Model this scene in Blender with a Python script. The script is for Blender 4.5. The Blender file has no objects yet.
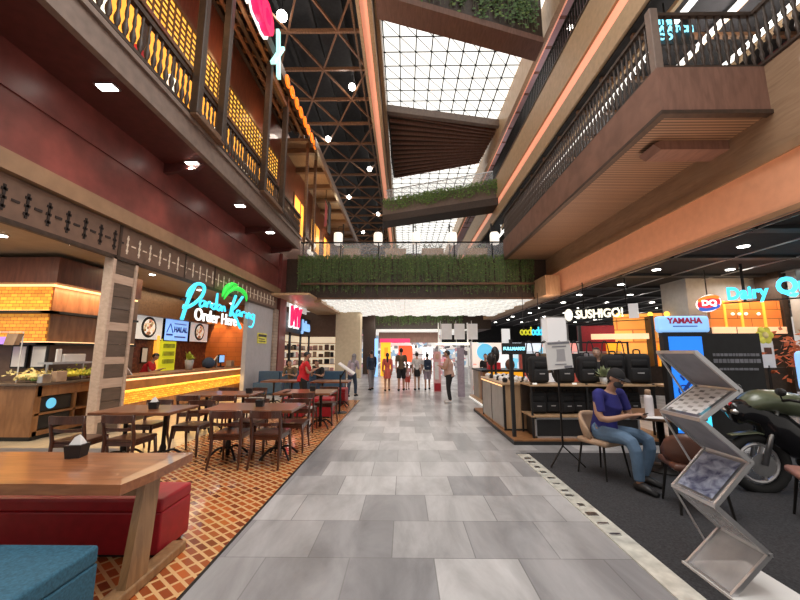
import bpy, bmesh, math, random
from mathutils import Vector, Matrix, Euler
random.seed(7)
scene = bpy.context.scene
COL = scene.collection
PI = math.pi
R = math.radians

# ------------------------------------------------------------------ materials
MATS = {}
def _nodes(name):
    m = bpy.data.materials.new(name); m.use_nodes = True
    nt = m.node_tree; nt.nodes.clear()
    out = nt.nodes.new('ShaderNodeOutputMaterial'); b = nt.nodes.new('ShaderNodeBsdfPrincipled')
    nt.links.new(b.outputs[0], out.inputs[0])
    return m, nt, b
def M(name, col, rough=.5, metal=0.0, emit=None, es=0.0, var=.18, sc=6.0, alpha=1.0, trans=0.0, coat=0.0, spec=.5):
    m, nt, b = _nodes(name)
    tc = nt.nodes.new('ShaderNodeTexCoord'); nz = nt.nodes.new('ShaderNodeTexNoise')
    nz.inputs['Scale'].default_value = sc; nz.inputs['Detail'].default_value = 4
    nt.links.new(tc.outputs['Object'], nz.inputs['Vector'])
    cr = nt.nodes.new('ShaderNodeValToRGB')
    cr.color_ramp.elements[0].position = .3; cr.color_ramp.elements[1].position = .7
    c = Vector(col)
    cr.color_ramp.elements[0].color = (*(c * (1 - var)), 1); cr.color_ramp.elements[1].color = (*[min(1, x * (1 + var)) for x in c], 1)
    nt.links.new(nz.outputs['Fac'], cr.inputs[0]); nt.links.new(cr.outputs[0], b.inputs['Base Color'])
    b.inputs['Roughness'].default_value = rough; b.inputs['Metallic'].default_value = metal
    b.inputs['Alpha'].default_value = alpha; b.inputs['Transmission Weight'].default_value = trans
    b.inputs['Coat Weight'].default_value = coat; b.inputs['Specular IOR Level'].default_value = spec
    if emit:
        b.inputs['Emission Color'].default_value = (*emit, 1); b.inputs['Emission Strength'].default_value = es
    MATS[name] = m
    return m
def wood(name, c1, c2, sc=(1, 12, 12), rough=.4, coat=.1, plank=None):
    m, nt, b = _nodes(name)
    tc = nt.nodes.new('ShaderNodeTexCoord'); mp = nt.nodes.new('ShaderNodeMapping')
    mp.inputs['Scale'].default_value = sc
    nz = nt.nodes.new('ShaderNodeTexNoise'); nz.inputs['Scale'].default_value = 2.2; nz.inputs['Detail'].default_value = 7
    nz.inputs['Distortion'].default_value = .6
    cr = nt.nodes.new('ShaderNodeValToRGB')
    cr.color_ramp.elements[0].position = .3; cr.color_ramp.elements[1].position = .72
    cr.color_ramp.elements[0].color = (*c1, 1); cr.color_ramp.elements[1].color = (*c2, 1)
    L = nt.links.new
    L(tc.outputs['Object'], mp.inputs[0]); L(mp.outputs[0], nz.inputs['Vector']); L(nz.outputs['Fac'], cr.inputs[0])
    L(cr.outputs[0], b.inputs['Base Color'])
    b.inputs['Roughness'].default_value = rough; b.inputs['Coat Weight'].default_value = coat
    MATS[name] = m
    return m
def brick(name, c1, c2, mortar, w, h, ms, rot=(0, 0, 0), offset=.5, rough=.4, vein=0.0, emit=0.0, squash=1, coat=0.0, shift=(0, 0, 0), plane='xy'):
    m, nt, b = _nodes(name); L = nt.links.new
    tc = nt.nodes.new('ShaderNodeTexCoord'); mp = nt.nodes.new('ShaderNodeMapping')
    mp.inputs['Rotation'].default_value = rot; mp.inputs['Location'].default_value = shift
    bk = nt.nodes.new('ShaderNodeTexBrick'); bk.offset = offset; bk.squash = squash
    bk.inputs['Scale'].default_value = 1; bk.inputs['Brick Width'].default_value = w; bk.inputs['Row Height'].default_value = h
    bk.inputs['Mortar Size'].default_value = ms; bk.inputs['Mortar Smooth'].default_value = .1
    bk.inputs['Color1'].default_value = (*c1, 1); bk.inputs['Color2'].default_value = (*c2, 1); bk.inputs['Mortar'].default_value = (*mortar, 1)
    sx_ = nt.nodes.new('ShaderNodeSeparateXYZ'); cx_ = nt.nodes.new('ShaderNodeCombineXYZ'); L(tc.outputs['Object'], sx_.inputs[0])
    L(sx_.outputs['XYZ'.index(plane[0].upper())], cx_.inputs[0]); L(sx_.outputs['XYZ'.index(plane[1].upper())], cx_.inputs[1])
    L(cx_.outputs[0], mp.inputs[0]); L(mp.outputs[0], bk.inputs['Vector'])
    col = bk.outputs['Color']
    if vein:
        nz = nt.nodes.new('ShaderNodeTexNoise'); nz.inputs['Scale'].default_value = 1.5; nz.inputs['Detail'].default_value = 12; nz.inputs['Roughness'].default_value = .62
        nz.inputs['Distortion'].default_value = .5
        mv = nt.nodes.new('ShaderNodeMapping'); mv.inputs['Scale'].default_value = (1.6, .5, 1); mv.inputs['Rotation'].default_value = (0, 0, .5)
        L(tc.outputs['Object'], mv.inputs[0]); L(mv.outputs[0], nz.inputs['Vector'])
        cr = nt.nodes.new('ShaderNodeValToRGB')
        cr.color_ramp.elements[0].position = .35; cr.color_ramp.elements[1].position = .65
        cr.color_ramp.elements[0].color = (1 - vein, 1 - vein, 1 - vein, 1); cr.color_ramp.elements[1].color = (1 + vein * .6,) * 3 + (1,)
        L(nz.outputs['Fac'], cr.inputs[0])
        mx = nt.nodes.new('ShaderNodeMix'); mx.data_type = 'RGBA'; mx.blend_type = 'MULTIPLY'; mx.inputs[0].default_value = 1
        L(col, mx.inputs[6]); L(cr.outputs[0], mx.inputs[7]); col = mx.outputs[2]
    L(col, b.inputs['Base Color'])
    b.inputs['Roughness'].default_value = rough; b.inputs['Coat Weight'].default_value = coat
    if emit:
        L(col, b.inputs['Emission Color']); b.inputs['Emission Strength'].default_value = emit
    MATS[name] = m
    return m
def glow(name, col, es, base=None):
    return M(name, base or col, .5, emit=col, es=es, var=.05)
def patches(name, cols, scale, emit, rot=(0, 0, 0)):
    """shop display seen from afar: cells of many colours, lit"""
    m, nt, b = _nodes(name); L = nt.links.new
    tc = nt.nodes.new('ShaderNodeTexCoord'); vo = nt.nodes.new('ShaderNodeTexVoronoi')
    vo.inputs['Scale'].default_value = scale; vo.distance = 'CHEBYCHEV'
    mp = nt.nodes.new('ShaderNodeMapping'); mp.inputs['Rotation'].default_value = rot
    L(tc.outputs['Object'], mp.inputs[0]); L(mp.outputs[0], vo.inputs['Vector'])
    sp = nt.nodes.new('ShaderNodeSeparateColor'); L(vo.outputs['Color'], sp.inputs[0])
    cr = nt.nodes.new('ShaderNodeValToRGB'); cr.color_ramp.interpolation = 'CONSTANT'
    els = cr.color_ramp.elements
    while len(els) < len(cols): els.new(.5)
    for i, c in enumerate(cols):
        els[i].position = i / len(cols); els[i].color = (*c, 1)
    L(sp.outputs[0], cr.inputs[0]); L(cr.outputs[0], b.inputs['Base Color'])
    L(cr.outputs[0], b.inputs['Emission Color']); b.inputs['Emission Strength'].default_value = emit
    MATS[name] = m
    return m

# ------------------------------------------------------------------ mesh builder
class MB:
    def __init__(s): s.v = []; s.f = []; s.mi = []; s.k = 0
    def use(s, k): s.k = k; return s
    def add(s, vs, fs, mat=None):
        n = len(s.v)
        s.v += [tuple(mat @ Vector(p)) for p in vs] if mat else [tuple(p) for p in vs]
        s.f += [tuple(i + n for i in f) for f in fs]; s.mi += [s.k] * len(fs)
        return s
    def box(s, x0, x1, y0, y1, z0, z1, mat=None):
        vs = [(x0, y0, z0), (x1, y0, z0), (x1, y1, z0), (x0, y1, z0), (x0, y0, z1), (x1, y0, z1), (x1, y1, z1), (x0, y1, z1)]
        return s.add(vs, [(0, 3, 2, 1), (4, 5, 6, 7), (0, 1, 5, 4), (1, 2, 6, 5), (2, 3, 7, 6), (3, 0, 4, 7)], mat)
    def rbox(s, x0, x1, y0, y1, z0, z1, b=.02, seg=2, mat=None):
        bm = bmesh.new(); bmesh.ops.create_cube(bm, size=1)
        for v in bm.verts: v.co = Vector(((x0 + x1) / 2 + v.co.x * (x1 - x0), (y0 + y1) / 2 + v.co.y * (y1 - y0), (z0 + z1) / 2 + v.co.z * (z1 - z0)))
        bmesh.ops.bevel(bm, geom=bm.edges[:], offset=b, segments=seg, profile=.5, affect='EDGES')
        return s.bm(bm, mat)
    def bm(s, bm, mat=None):
        bm.verts.index_update()
        s.add([v.co.copy() for v in bm.verts], [[v.index for v in f.verts] for f in bm.faces], mat); bm.free()
        return s
    def bar(s, a, b, w, h=None, up=(0, 0, 1)):
        a = Vector(a); b = Vector(b); h = h or w; d = (b - a).normalized(); u = Vector(up)
        if abs(d.dot(u)) > .98: u = Vector((1, 0, 0))
        x = d.cross(u).normalized(); z = x.cross(d)
        vs = []
        for p in (a, b):
            for i, j in ((-1, -1), (1, -1), (1, 1), (-1, 1)): vs.append(p + x * i * w / 2 + z * j * h / 2)
        return s.add(vs, [(3, 2, 1, 0), (4, 5, 6, 7), (0, 1, 5, 4), (1, 2, 6, 5), (2, 3, 7, 6), (3, 0, 4, 7)])
    def tube(s, pts, r, n=8, closed=False):
        pts = [Vector(p) for p in pts]; m = len(pts)
        rs = r if isinstance(r, (list, tuple)) else [r] * m
        vs = []; fs = []; px = None
        for i, p in enumerate(pts):
            if closed: d = pts[(i + 1) % m] - pts[i - 1]
            else: d = pts[min(i + 1, m - 1)] - pts[max(i - 1, 0)]
            d.normalize()
            if px is None:
                u = Vector((0, 0, 1)) if abs(d.z) < .9 else Vector((1, 0, 0)); px = d.cross(u).normalized()
            px = (px - d * px.dot(d)); px = px.normalized() if px.length > 1e-6 else d.orthogonal().normalized()
            pz = d.cross(px)
            rr = rs[i]; ra, rb = rr if isinstance(rr, tuple) else (rr, rr)
            for k in range(n):
                t = 2 * PI * k / n; vs.append(p + px * math.cos(t) * ra + pz * math.sin(t) * rb)
        for i in range(m if closed else m - 1):
            j = (i + 1) % m
            for k in range(n): fs.append((i * n + k, i * n + (k + 1) % n, j * n + (k + 1) % n, j * n + k))
        if not closed: fs += [tuple(range(n - 1, -1, -1)), tuple(range((m - 1) * n, m * n))]
        return s.add(vs, fs)
    def lathe(s, prof, c=(0, 0, 0), n=16, mat=None):
        vs = []; fs = []
        for r, z in prof:
            for k in range(n): t = 2 * PI * k / n; vs.append((c[0] + r * math.cos(t), c[1] + r * math.sin(t), c[2] + z))
        m = len(prof)
        for i in range(m - 1):
            for k in range(n): fs.append((i * n + k, i * n + (k + 1) % n, (i + 1) * n + (k + 1) % n, (i + 1) * n + k))
        fs += [tuple(range(n - 1, -1, -1)), tuple(range((m - 1) * n, m * n))]
        return s.add(vs, fs, mat)
    def ball(s, c, r, n=12, m=8, mat=None):
        rx, ry, rz = r if isinstance(r, tuple) else (r, r, r)
        vs = [(c[0], c[1], c[2] - rz)]; fs = []
        for i in range(1, m):
            a = -PI / 2 + PI * i / m
            for k in range(n): t = 2 * PI * k / n; vs.append((c[0] + rx * math.cos(a) * math.cos(t), c[1] + ry * math.cos(a) * math.sin(t), c[2] + rz * math.sin(a)))
        vs.append((c[0], c[1], c[2] + rz))
        for k in range(n): fs.append((0, 1 + (k + 1) % n, 1 + k)); fs.append((len(vs) - 1, 1 + (m - 2) * n + k, 1 + (m - 2) * n + (k + 1) % n))
        for i in range(m - 2):
            for k in range(n): fs.append((1 + i * n + k, 1 + i * n + (k + 1) % n, 1 + (i + 1) * n + (k + 1) % n, 1 + (i + 1) * n + k))
        return s.add(vs, fs, mat)
    def prism(s, poly, z0, z1, mat=None):
        n = len(poly); vs = [(x, y, z0) for x, y in poly] + [(x, y, z1) for x, y in poly]
        fs = [tuple(range(n - 1, -1, -1)), tuple(range(n, 2 * n))] + [(i, (i + 1) % n, n + (i + 1) % n, n + i) for i in range(n)]
        return s.add(vs, fs, mat)
    def slab(s, quad, t):
        """thick plate from 4 points"""
        q = [Vector(p) for p in quad]; nrm = (q[1] - q[0]).cross(q[2] - q[0]).normalized() * t
        vs = q + [p + nrm for p in q]
        return s.add(vs, [(3, 2, 1, 0), (4, 5, 6, 7), (0, 1, 5, 4), (1, 2, 6, 5), (2, 3, 7, 6), (3, 0, 4, 7)])
    def build(s, name, mat, parent=None, smooth=False, loc=None, rot=None):
        me = bpy.data.meshes.new(name); me.from_pydata(s.v, [], s.f)
        mats = mat if isinstance(mat, (list, tuple)) else [mat]
        for m in mats: me.materials.append(MATS[m] if isinstance(m, str) else m)
        for p, k in zip(me.polygons, s.mi): p.material_index = min(k, len(mats) - 1); p.use_smooth = smooth
        me.update()
        o = bpy.data.objects.new(name, me); COL.objects.link(o)
        if parent: o.parent = parent
        if loc: o.location = loc
        if rot: o.rotation_euler = rot
        return o
def tag(o, label, cat, group=None, kind=None):
    o['label'] = label; o['category'] = cat
    if group: o['group'] = group
    if kind: o['kind'] = kind
    return o
def thing(name, label, cat, loc=(0, 0, 0), rz=0, group=None):
    o = bpy.data.objects.new(name, None); COL.objects.link(o); o.empty_display_size = .1
    o.location = loc; o.rotation_euler = (0, 0, rz)
    return tag(o, label, cat, group)
def struct(name, mb, mat, parent=None):
    o = mb.build(name, mat, parent)
    if not parent: o['kind'] = 'structure'
    return o
def copy_tree(o, parent=None):
    c = o.copy(); COL.objects.link(c); c.parent = parent
    for ch in list(o.children): copy_tree(ch, c)
    return c
def again(o, loc, rz, label, group=None):
    c = copy_tree(o); c.location = loc; c.rotation_euler = (0, 0, rz); c['label'] = label
    if group: c['group'] = group
    return c
def baked(o):
    """apply modifiers, keep one plain mesh"""
    bpy.context.view_layer.update()
    dg = bpy.context.evaluated_depsgraph_get()
    me = bpy.data.meshes.new_from_object(o.evaluated_get(dg)); o.modifiers.clear(); o.data = me
    return o
def text(name, body, size, mat, parent=None, loc=(0, 0, 0), rot=(PI / 2, 0, 0), ext=.01, bold=0.0, shear=0.0, align='CENTER', sx=1.0):
    cu = bpy.data.curves.new(name, 'FONT'); cu.body = body; cu.size = size; cu.extrude = ext; cu.offset = bold; cu.shear = shear
    cu.align_x = align; cu.align_y = 'CENTER'; cu.resolution_u = 3
    t = bpy.data.objects.new(name, cu); COL.objects.link(t)
    bpy.context.view_layer.update()
    me = bpy.data.meshes.new_from_object(t.evaluated_get(bpy.context.evaluated_depsgraph_get()))
    bpy.data.objects.remove(t); me.materials.clear(); me.materials.append(MATS[mat])
    for p in me.polygons: p.material_index = 0
    o = bpy.data.objects.new(name, me); COL.objects.link(o)
    if parent: o.parent = parent
    o.location = loc; o.rotation_euler = rot; o.scale = (sx, 1, 1)
    return o
def smooth_path(pts, k=4):
    p = [Vector(q) for q in pts]
    if len(p) < 3: return p
    out = []
    for i in range(len(p) - 1):
        a = p[max(i - 1, 0)]; b = p[i]; c = p[i + 1]; d = p[min(i + 2, len(p) - 1)]
        for j in range(k):
            t = j / k
            out.append(.5 * ((2 * b) + (c - a) * t + (2 * a - 5 * b + 4 * c - d) * t * t + (3 * b - a - 3 * c + d) * t ** 3))
    out.append(p[-1])
    return out
WALLROT = (PI / 2, 0, PI / 2)     # lettering on the left wall, read while walking in

# palette ------------------------------------------------------------
brick('stone_floor', (.52, .52, .53), (.25, .25, .265), (.22, .22, .225), .66, .62, .005, rough=.3, vein=.3, shift=(.1, .05, 0))
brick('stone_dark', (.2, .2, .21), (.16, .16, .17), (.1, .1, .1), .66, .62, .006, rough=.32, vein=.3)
brick('encaustic', (.55, .14, .035), (.22, .045, .015), (.72, .44, .2), .14, .08, .013, rot=(0, 0, R(38)), offset=.0, rough=.2, coat=.3)
brick('cream_floor', (.62, .5, .33), (.56, .45, .3), (.4, .32, .2), .6, .6, .006, rough=.25)
M('carpet', (.030, .030, .034), .95, var=.5, sc=60)
M('red_wall', (.18, .048, .042), .38, var=.22, sc=3)
M('dark_maroon', (.085, .019, .017), .5, var=.2)
M('tan_beam', (.27, .17, .10), .5, var=.12, sc=4)
M('greybrown', (.20, .15, .125), .5, var=.15)
M('band_brown', (.16, .098, .07), .5, var=.15)
M('slit_dark', (.02, .012, .01), .6)
glow('slit_lit', (1.0, .82, .6), .16, (.6, .5, .4))
M('dark_timber', (.045, .027, .018), .5, var=.3, sc=10)
wood('timber', (.10, .05, .025), (.2, .105, .055), (1, 8, 8), .45)
wood('rafter', (.12, .055, .028), (.28, .13, .06), (8, 1, 8), .45)
wood('table_wood', (.13, .042, .018), (.27, .10, .04), (2, 14, 14), .32, .3)
wood('fg_wood', (.22, .07, .025), (.42, .16, .06), (1.3, 9, 9), .28, .35)
wood('leg_wood', (.22, .12, .055), (.4, .23, .11), (9, 9, 1.5), .4)
wood('chair_wood', (.042, .012, .007), (.095, .030, .014), (5, 5, 2), .3, .3)
wood('slat_dark', (.10, .07, .05), (.15, .105, .08), (6, 1, 8), .5)
wood('slat_light', (.48, .35, .27), (.62, .47, .37), (6, 1, 8), .5)
wood('panel_red', (.10, .028, .016), (.19, .06, .032), (6, 6, 1), .45)
wood('counter_wood', (.2, .085, .03), (.36, .17, .07), (4, 4, 1), .4)
wood('olive_wood', (.26, .165, .10), (.36, .24, .15), (8, 1, 8), .45)
wood('light_wood', (.45, .28, .15), (.62, .42, .25), (5, 5, 1), .45)
wood('brown_fascia', (.17, .09, .065), (.25, .135, .10), (6, 1, 1), .6, 0)
M('cream_wall', (.52, .42, .28), .6, var=.08)
M('pinkish_glow', (.6, .3, .18), .55, var=.06, emit=(1.0, .42, .22), es=.10)  # wash of the cove light put into this wall colour as emission
M('mauve', (.42, .33, .36), .6, var=.06)
M('cream_fascia', (.5, .36, .22), .5, var=.1)
M('black', (.012, .012, .013), .5, var=.3)
M('black_ceiling', (.016, .016, .018), .8, var=.3)
M('black_gloss', (.01, .01, .012), .15)
M('iron', (.018, .016, .015), .45, .6)
M('steel', (.62, .62, .62), .28, 1.0, var=.1)
M('alu', (.66, .65, .66), .35, .8, var=.08)
M('white', (.8, .8, .8), .5, var=.04)
M('strip_glass', (.62, .62, .56), .18, var=.25, sc=9, coat=.5)
M('paper', (.78, .77, .76), .7, var=.04)
M('grey_wall', (.42, .41, .43), .55, var=.06)
M('concrete', (.40, .39, .375), .7, var=.08)
M('red_leather', (.36, .012, .022), .45, var=.12, sc=14)
M('blue_fabric', (.032, .12, .19), .85, var=.3, sc=70)
M('navy_leather', (.035, .085, .15), .5, var=.15)
M('brown_leather', (.10, .040, .026), .42, var=.2)
M('pink_leather', (.33, .16, .13), .5, var=.2)
M('front_glow', (.36, .14, .04), .4, emit=(1.0, .36, .05), es=.10, var=.3, sc=3)  # LED light falling from under the worktop put in as emission
M('shop_ceiling', (.42, .31, .2), .7, var=.06)
glow('lamp', (1.0, .95, .86), 14)
glow('lamp_soft', (1.0, .93, .82), .85)
glow('skylight', (1.0, .985, .92), 1.35)
glow('led_warm', (1.0, .62, .30), 1.5)
glow('led_white', (1.0, .96, .88), .62, (.6, .6, .57))
glow('pink_led', (1.0, .42, .26), .55)
glow('yellow_led', (1.0, .55, .06), 2.2)
glow('shelf_lit', (1.0, .82, .58), .55)
glow('amber', (1.0, .42, .05), 1.0)
glow('cyan', (.06, .66, .95), 1.15)
glow('cyan_pale', (.45, .95, .9), 1.0)
glow('green', (.03, .62, .06), .9)
glow('neon_pink', (1.0, .01, .10), 1.1)
glow('neon_orange', (1.0, .20, .01), 1.3)
glow('text_white', (.95, 1.0, .98), 1.15)
glow('text_warm', (1.0, .96, .78), 1.1)
glow('pale_blue', (.28, .55, .95), .8)
glow('screen_blue', (.02, .22, .85), .85)
glow('halal_blue', (.25, .48, .95), .95)
glow('dull_white', (.8, .8, .8), .35)
glow('hot_white', (1.0, .97, .92), 1.7)
glow('yellow_panel', (1.0, .42, .02), .85)
glow('red_panel', (.95, .10, .03), .8)
glow('magenta', (.8, .03, .12), .7)
glow('cyan_panel', (.15, .6, .9), .6)
glow('violet', (.45, .25, .85), .7)
glow('led_text', (.25, .8, 1.0), 1.6)
glow('lime', (.7, .70, .03), .45)
M('red', (.6, .02, .03), .5)
M('dq_red', (.75, .02, .04), .5, emit=(.8, .03, .05), es=.7)
M('dq_orange', (.9, .25, .02), .5, emit=(1, .3, .02), es=.7)
M('dq_blue', (.02, .1, .5), .5, emit=(.03, .12, .6), es=.7)
M('blue_ink', (.02, .08, .45), .5)
M('red_ink', (.6, .03, .1), .5)
M('grey_ink', (.22, .22, .25), .5)
M('leaf', (.08, .16, .045), .6, var=.5, sc=9)
M('leaf_bright', (.16, .26, .06), .6, var=.4, sc=9)
M('leaf_pale', (.30, .36, .2), .6, var=.4)
M('leaf_yellow', (.4, .5, .05), .6, var=.3)
M('orange_leaf', (.55, .12, .03), .6, var=.4)
M('stem', (.13, .16, .07), .7)
M('skin', (.42, .23, .15), .5, var=.06)
M('skin_light', (.55, .34, .25), .5, var=.06)
M('hair', (.012, .009, .008), .4, var=.2)
for n_, c_ in dict(cloth_red=(.55, .015, .025), cloth_blue=(.022, .022, .17), cloth_navy=(.015, .03, .06), cloth_black=(.014, .014, .016), cloth_white=(.7, .68, .66),
                   cloth_grey=(.22, .21, .23), cloth_lilac=(.36, .31, .37), cloth_coral=(.62, .12, .09), cloth_olive=(.12, .085, .05), cloth_pink=(.72, .4, .4), cloth_tan=(.5, .32, .26),
                   denim=(.10, .17, .27), denim_dark=(.03, .05, .09), trainer=(.65, .65, .65), mask=(.05, .05, .055)).items():
    M(n_, c_, .85, var=.12, sc=12)
M('glassy', (.7, .75, .8), .05, alpha=.22)
M('acrylic', (.55, .55, .57), .2, alpha=.55)
M('bottle', (.72, .68, .70), .35, var=.05)
M('chips', (.75, .6, .25), .7, var=.4)
M('egg', (.85, .75, .1), .6, var=.3)
M('cardboard', (.45, .3, .2), .7)
M('bike_green', (.10, .12, .07), .3, coat=.5)
M('tyre', (.012, .012, .012), .85)
patches('bags_shop', [(.8, .7, .55), (.2, .13, .08), (.5, .34, .2), (.9, .85, .75), (.08, .05, .04), (.45, .3, .18), (.15, .1, .08)], 8, .3)
patches('far_shop', [(1, .97, .92), (.75, .72, .7), (.35, .3, .32), (1, .9, .85), (.6, .3, .35), (.3, .45, .6), (.9, .9, .95), (.2, .17, .17), (.1, .08, .09), (.45, .4, .42)], 2.6, .42)
patches('cosmetics', [(.2, .65, .9), (.9, .75, .65), (.75, .85, .95), (.9, .35, .3), (.95, .95, .95), (.55, .8, .9)], 1.5, .7)
brick('yellow_shop', (1, .50, .10), (.75, .26, .04), (.5, .17, .03), 1.1, .5, .03, plane='xz', emit=.6)  # stall's amber lighting built into the back panel colour as emission
brick('kiosk_wood_lit', (.85, .27, .06), (.62, .17, .035), (.30, .09, .02), .9, .3, .012, plane='xz', emit=.32)  # boards emit a little, standing in for lamplight on them
glow('menu_glow', (1.0, .66, .40), .62)
patches('food_photo', [(.75, .5, .35), (.25, .12, .06), (.85, .7, .55), (.4, .3, .15), (.6, .25, .15), (.9, .85, .75)], 11, .6)
patches('mosaic_dark', [(.12, .03, .02), (.075, .02, .014), (.16, .055, .03), (.1, .03, .02)], 14, .05)
brick('brochure_print', (.12, .12, .13), (.5, .48, .47), (.72, .71, .72), .045, .07, .014, rough=.4)
wood('blue_print', (.02, .025, .10), (.45, .52, .68), (9, 5, 5), .7, 0)
brick('glow_tile', (1.0, .45, .05), (.75, .27, .03), (.35, .12, .02), .14, .07, .006, plane='xz', rough=.4, emit=.55)
brick('counter_mosaic', (1.0, .6, .07), (.72, .30, .02), (.35, .14, .01), .12, .05, .006, plane='yz', rough=.4, emit=.6)
brick('orange_wood', (.42, .13, .035), (.36, .10, .026), (.16, .045, .015), .75, .2, .006, plane='xz', rough=.4)
brick('pale_brick', (.38, .29, .22), (.27, .2, .15), (.18, .13, .1), .5, .14, .008, plane='yz', rough=.5)
brick('wall_boards', (.25, .16, .1), (.19, .12, .075), (.08, .05, .03), 3.0, .5, .02, plane='yz', rough=.5)
brick('rib_soffit', (.34, .21, .13), (.28, .17, .10), (.10, .06, .035), .09, 30, .02, rot=(0, 0, PI / 2), rough=.5, offset=0)
brick('transom', (1.0, .60, .10), (1.0, .50, .07), (1.0, .5, .08), .24, .166, .004, plane='yz', rough=.4, emit=1.0, offset=0)

# ------------------------------------------------------------------ camera and light
cam = bpy.data.cameras.new('camera'); co = bpy.data.objects.new('camera', cam); COL.objects.link(co)
cam.sensor_width = 36; cam.lens = 355 / 800 * 36; cam.clip_start = .05; cam.clip_end = 200
co.location = (0, 0, 1.6); co.rotation_euler = (PI / 2 + math.atan(52 / 355), 0, R(.65))
scene.camera = co
scene.view_settings.view_transform = 'Standard'
scene.view_settings.look = 'None'
scene.view_settings.exposure = 0.0
w = bpy.data.worlds.new('world'); scene.world = w; w.use_nodes = True
w.node_tree.nodes['Background'].inputs[0].default_value = (1.0, .93, .86, 1); w.node_tree.nodes['Background'].inputs[1].default_value = .6
def area(name, loc, size, power, col=(1, .95, .88), rot=(0, 0, 0), sy=None):
    l = bpy.data.lights.new(name, 'AREA'); l.energy = power; l.color = col; l.shape = 'RECTANGLE'; l.size = size; l.size_y = sy or size
    o = bpy.data.objects.new(name, l); COL.objects.link(o); o.location = loc; o.rotation_euler = rot
    return o
def spot(name, loc, power, col=(1, .93, .82), ang=80, r=.06, rot=(0, 0, 0)):
    l = bpy.data.lights.new(name, 'SPOT'); l.energy = power; l.color = col; l.spot_size = R(ang); l.spot_blend = .6; l.shadow_soft_size = r
    o = bpy.data.objects.new(name, l); COL.objects.link(o); o.location = loc; o.rotation_euler = rot
    return o
def point(name, loc, power, col=(1, .9, .75), r=.1):
    l = bpy.data.lights.new(name, 'POINT'); l.energy = power; l.color = col; l.shadow_soft_size = r
    o = bpy.data.objects.new(name, l); COL.objects.link(o); o.location = loc
    return o
area('atrium_fill', (.5, 1.5, 9.5), 5, 420, (1, .97, .93), sy=6)  # added fill above the frame for the walkway, no fixture there
area('atrium_fill', (1.5, 4.6, 14), 5, 500, (1, .97, .93), sy=5)  # second added fill, higher up and also out of frame
for y_ in (19.5, 23): area('soffit_lamp', (.6, y_, 4.0), 7, 110, (1, .96, .9), sy=2)
area('vine_fill', (.8, 25.8, 3.7), 6, 60, (1, .95, .85), (R(75), 0, 0), .3)  # fill added to brighten the second bridge's vines, no fixture there
for y_ in (28.6, 32, 35): area('soffit_lamp', (.8, y_, 3.2), 6, 105, (1, .96, .92), sy=2)

# ------------------------------------------------------------------ floors
struct('floor', MB().box(-1.47, 1.78, -4, 6, -.1, 0).box(-6.2, 22, 12.3, 60, -.1, 0).box(-1.47, 22, 6, 12.3, -.1, 0), 'stone_floor')
struct('floor', MB().box(-3.9, -1.47, -4, 12.3, -.1, 0), 'encaustic')
struct('floor', MB().box(-4.6, -3.9, -4, 12.3, -.1, 0).box(-12, -4.6, 6.2, 12.3, -.1, 0).box(-12, -6.2, 12.3, 20, -.1, 0), 'cream_floor')
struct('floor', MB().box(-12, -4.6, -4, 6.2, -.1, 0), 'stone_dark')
struct('floor', MB().box(1.96, 22, -4, 6, -.1, 0.006), 'carpet')
mb = MB().box(1.78, 1.96, -4, 5.9, -.1, .012)
mb.use(1)
for i in range(12):
    y = 3.4 + i * .2 + random.uniform(-.04, .04)
    mb.box(1.80 + random.uniform(0, .03), 1.93 - random.uniform(0, .05), y, y + random.uniform(.03, .09), .012, .016 + random.uniform(0, .012))
struct('trim_1', mb, ['strip_glass', 'steel'])
struct('trim_2', MB().box(-1.49, -1.465, -4, 12.3, -.05, .004), 'iron')

# ------------------------------------------------------------------ left facade
XW = -5.9
struct('wall_left', MB().box(XW - .2, XW, -3, 16.3, 4.55, 5.42).box(XW - .2, XW - .03, -3, 16.3, 5.42, 5.5).box(XW - .2, XW, -3, 16.3, 5.5, 6.24), 'red_wall')
mb = MB().box(XW - .2, XW, -3, 16.3, 3.53, 4.22)
hb = struct('trim_3', mb, 'band_brown')
hb2 = struct('trim_4', MB().box(XW - .2, XW + .1, -3, 22, 4.24, 4.54), 'tan_beam')
struct('trim_5', MB().box(XW - .02, XW + .03, -3, 16.3, 3.48, 3.56).box(XW - .02, XW + .015, 7.02, 7.09, 3.53, 4.22).box(XW - .02, XW + .015, 9.25, 9.3, 3.53, 4.22).box(XW - .02, XW + .015, 10.75, 10.8, 3.53, 4.22), 'dark_timber')
y = 4.2; dk = MB(); lt = MB()
while y < 16:
    lit = y > 7.1; t_ = lt if lit else dk; hw = .012 if lit else .02
    t_.box(XW - .01, XW + .012, y - hw, y + hw, 3.66, 4.06)
    for dz in (-.13, 0, .13): t_.box(XW - .01, XW + .012, y - hw * 2.2, y + hw * 2.2, 3.86 + dz - .022, 3.86 + dz + .022)
    t_.box(XW - .01, XW + .012, y + .11, y + .23, 3.845, 3.845 + hw * 2)
    y += .34
dk.build('cross_slit', 'slit_dark', hb); lt.build('cross_slit', 'slit_lit', hb)
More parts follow.
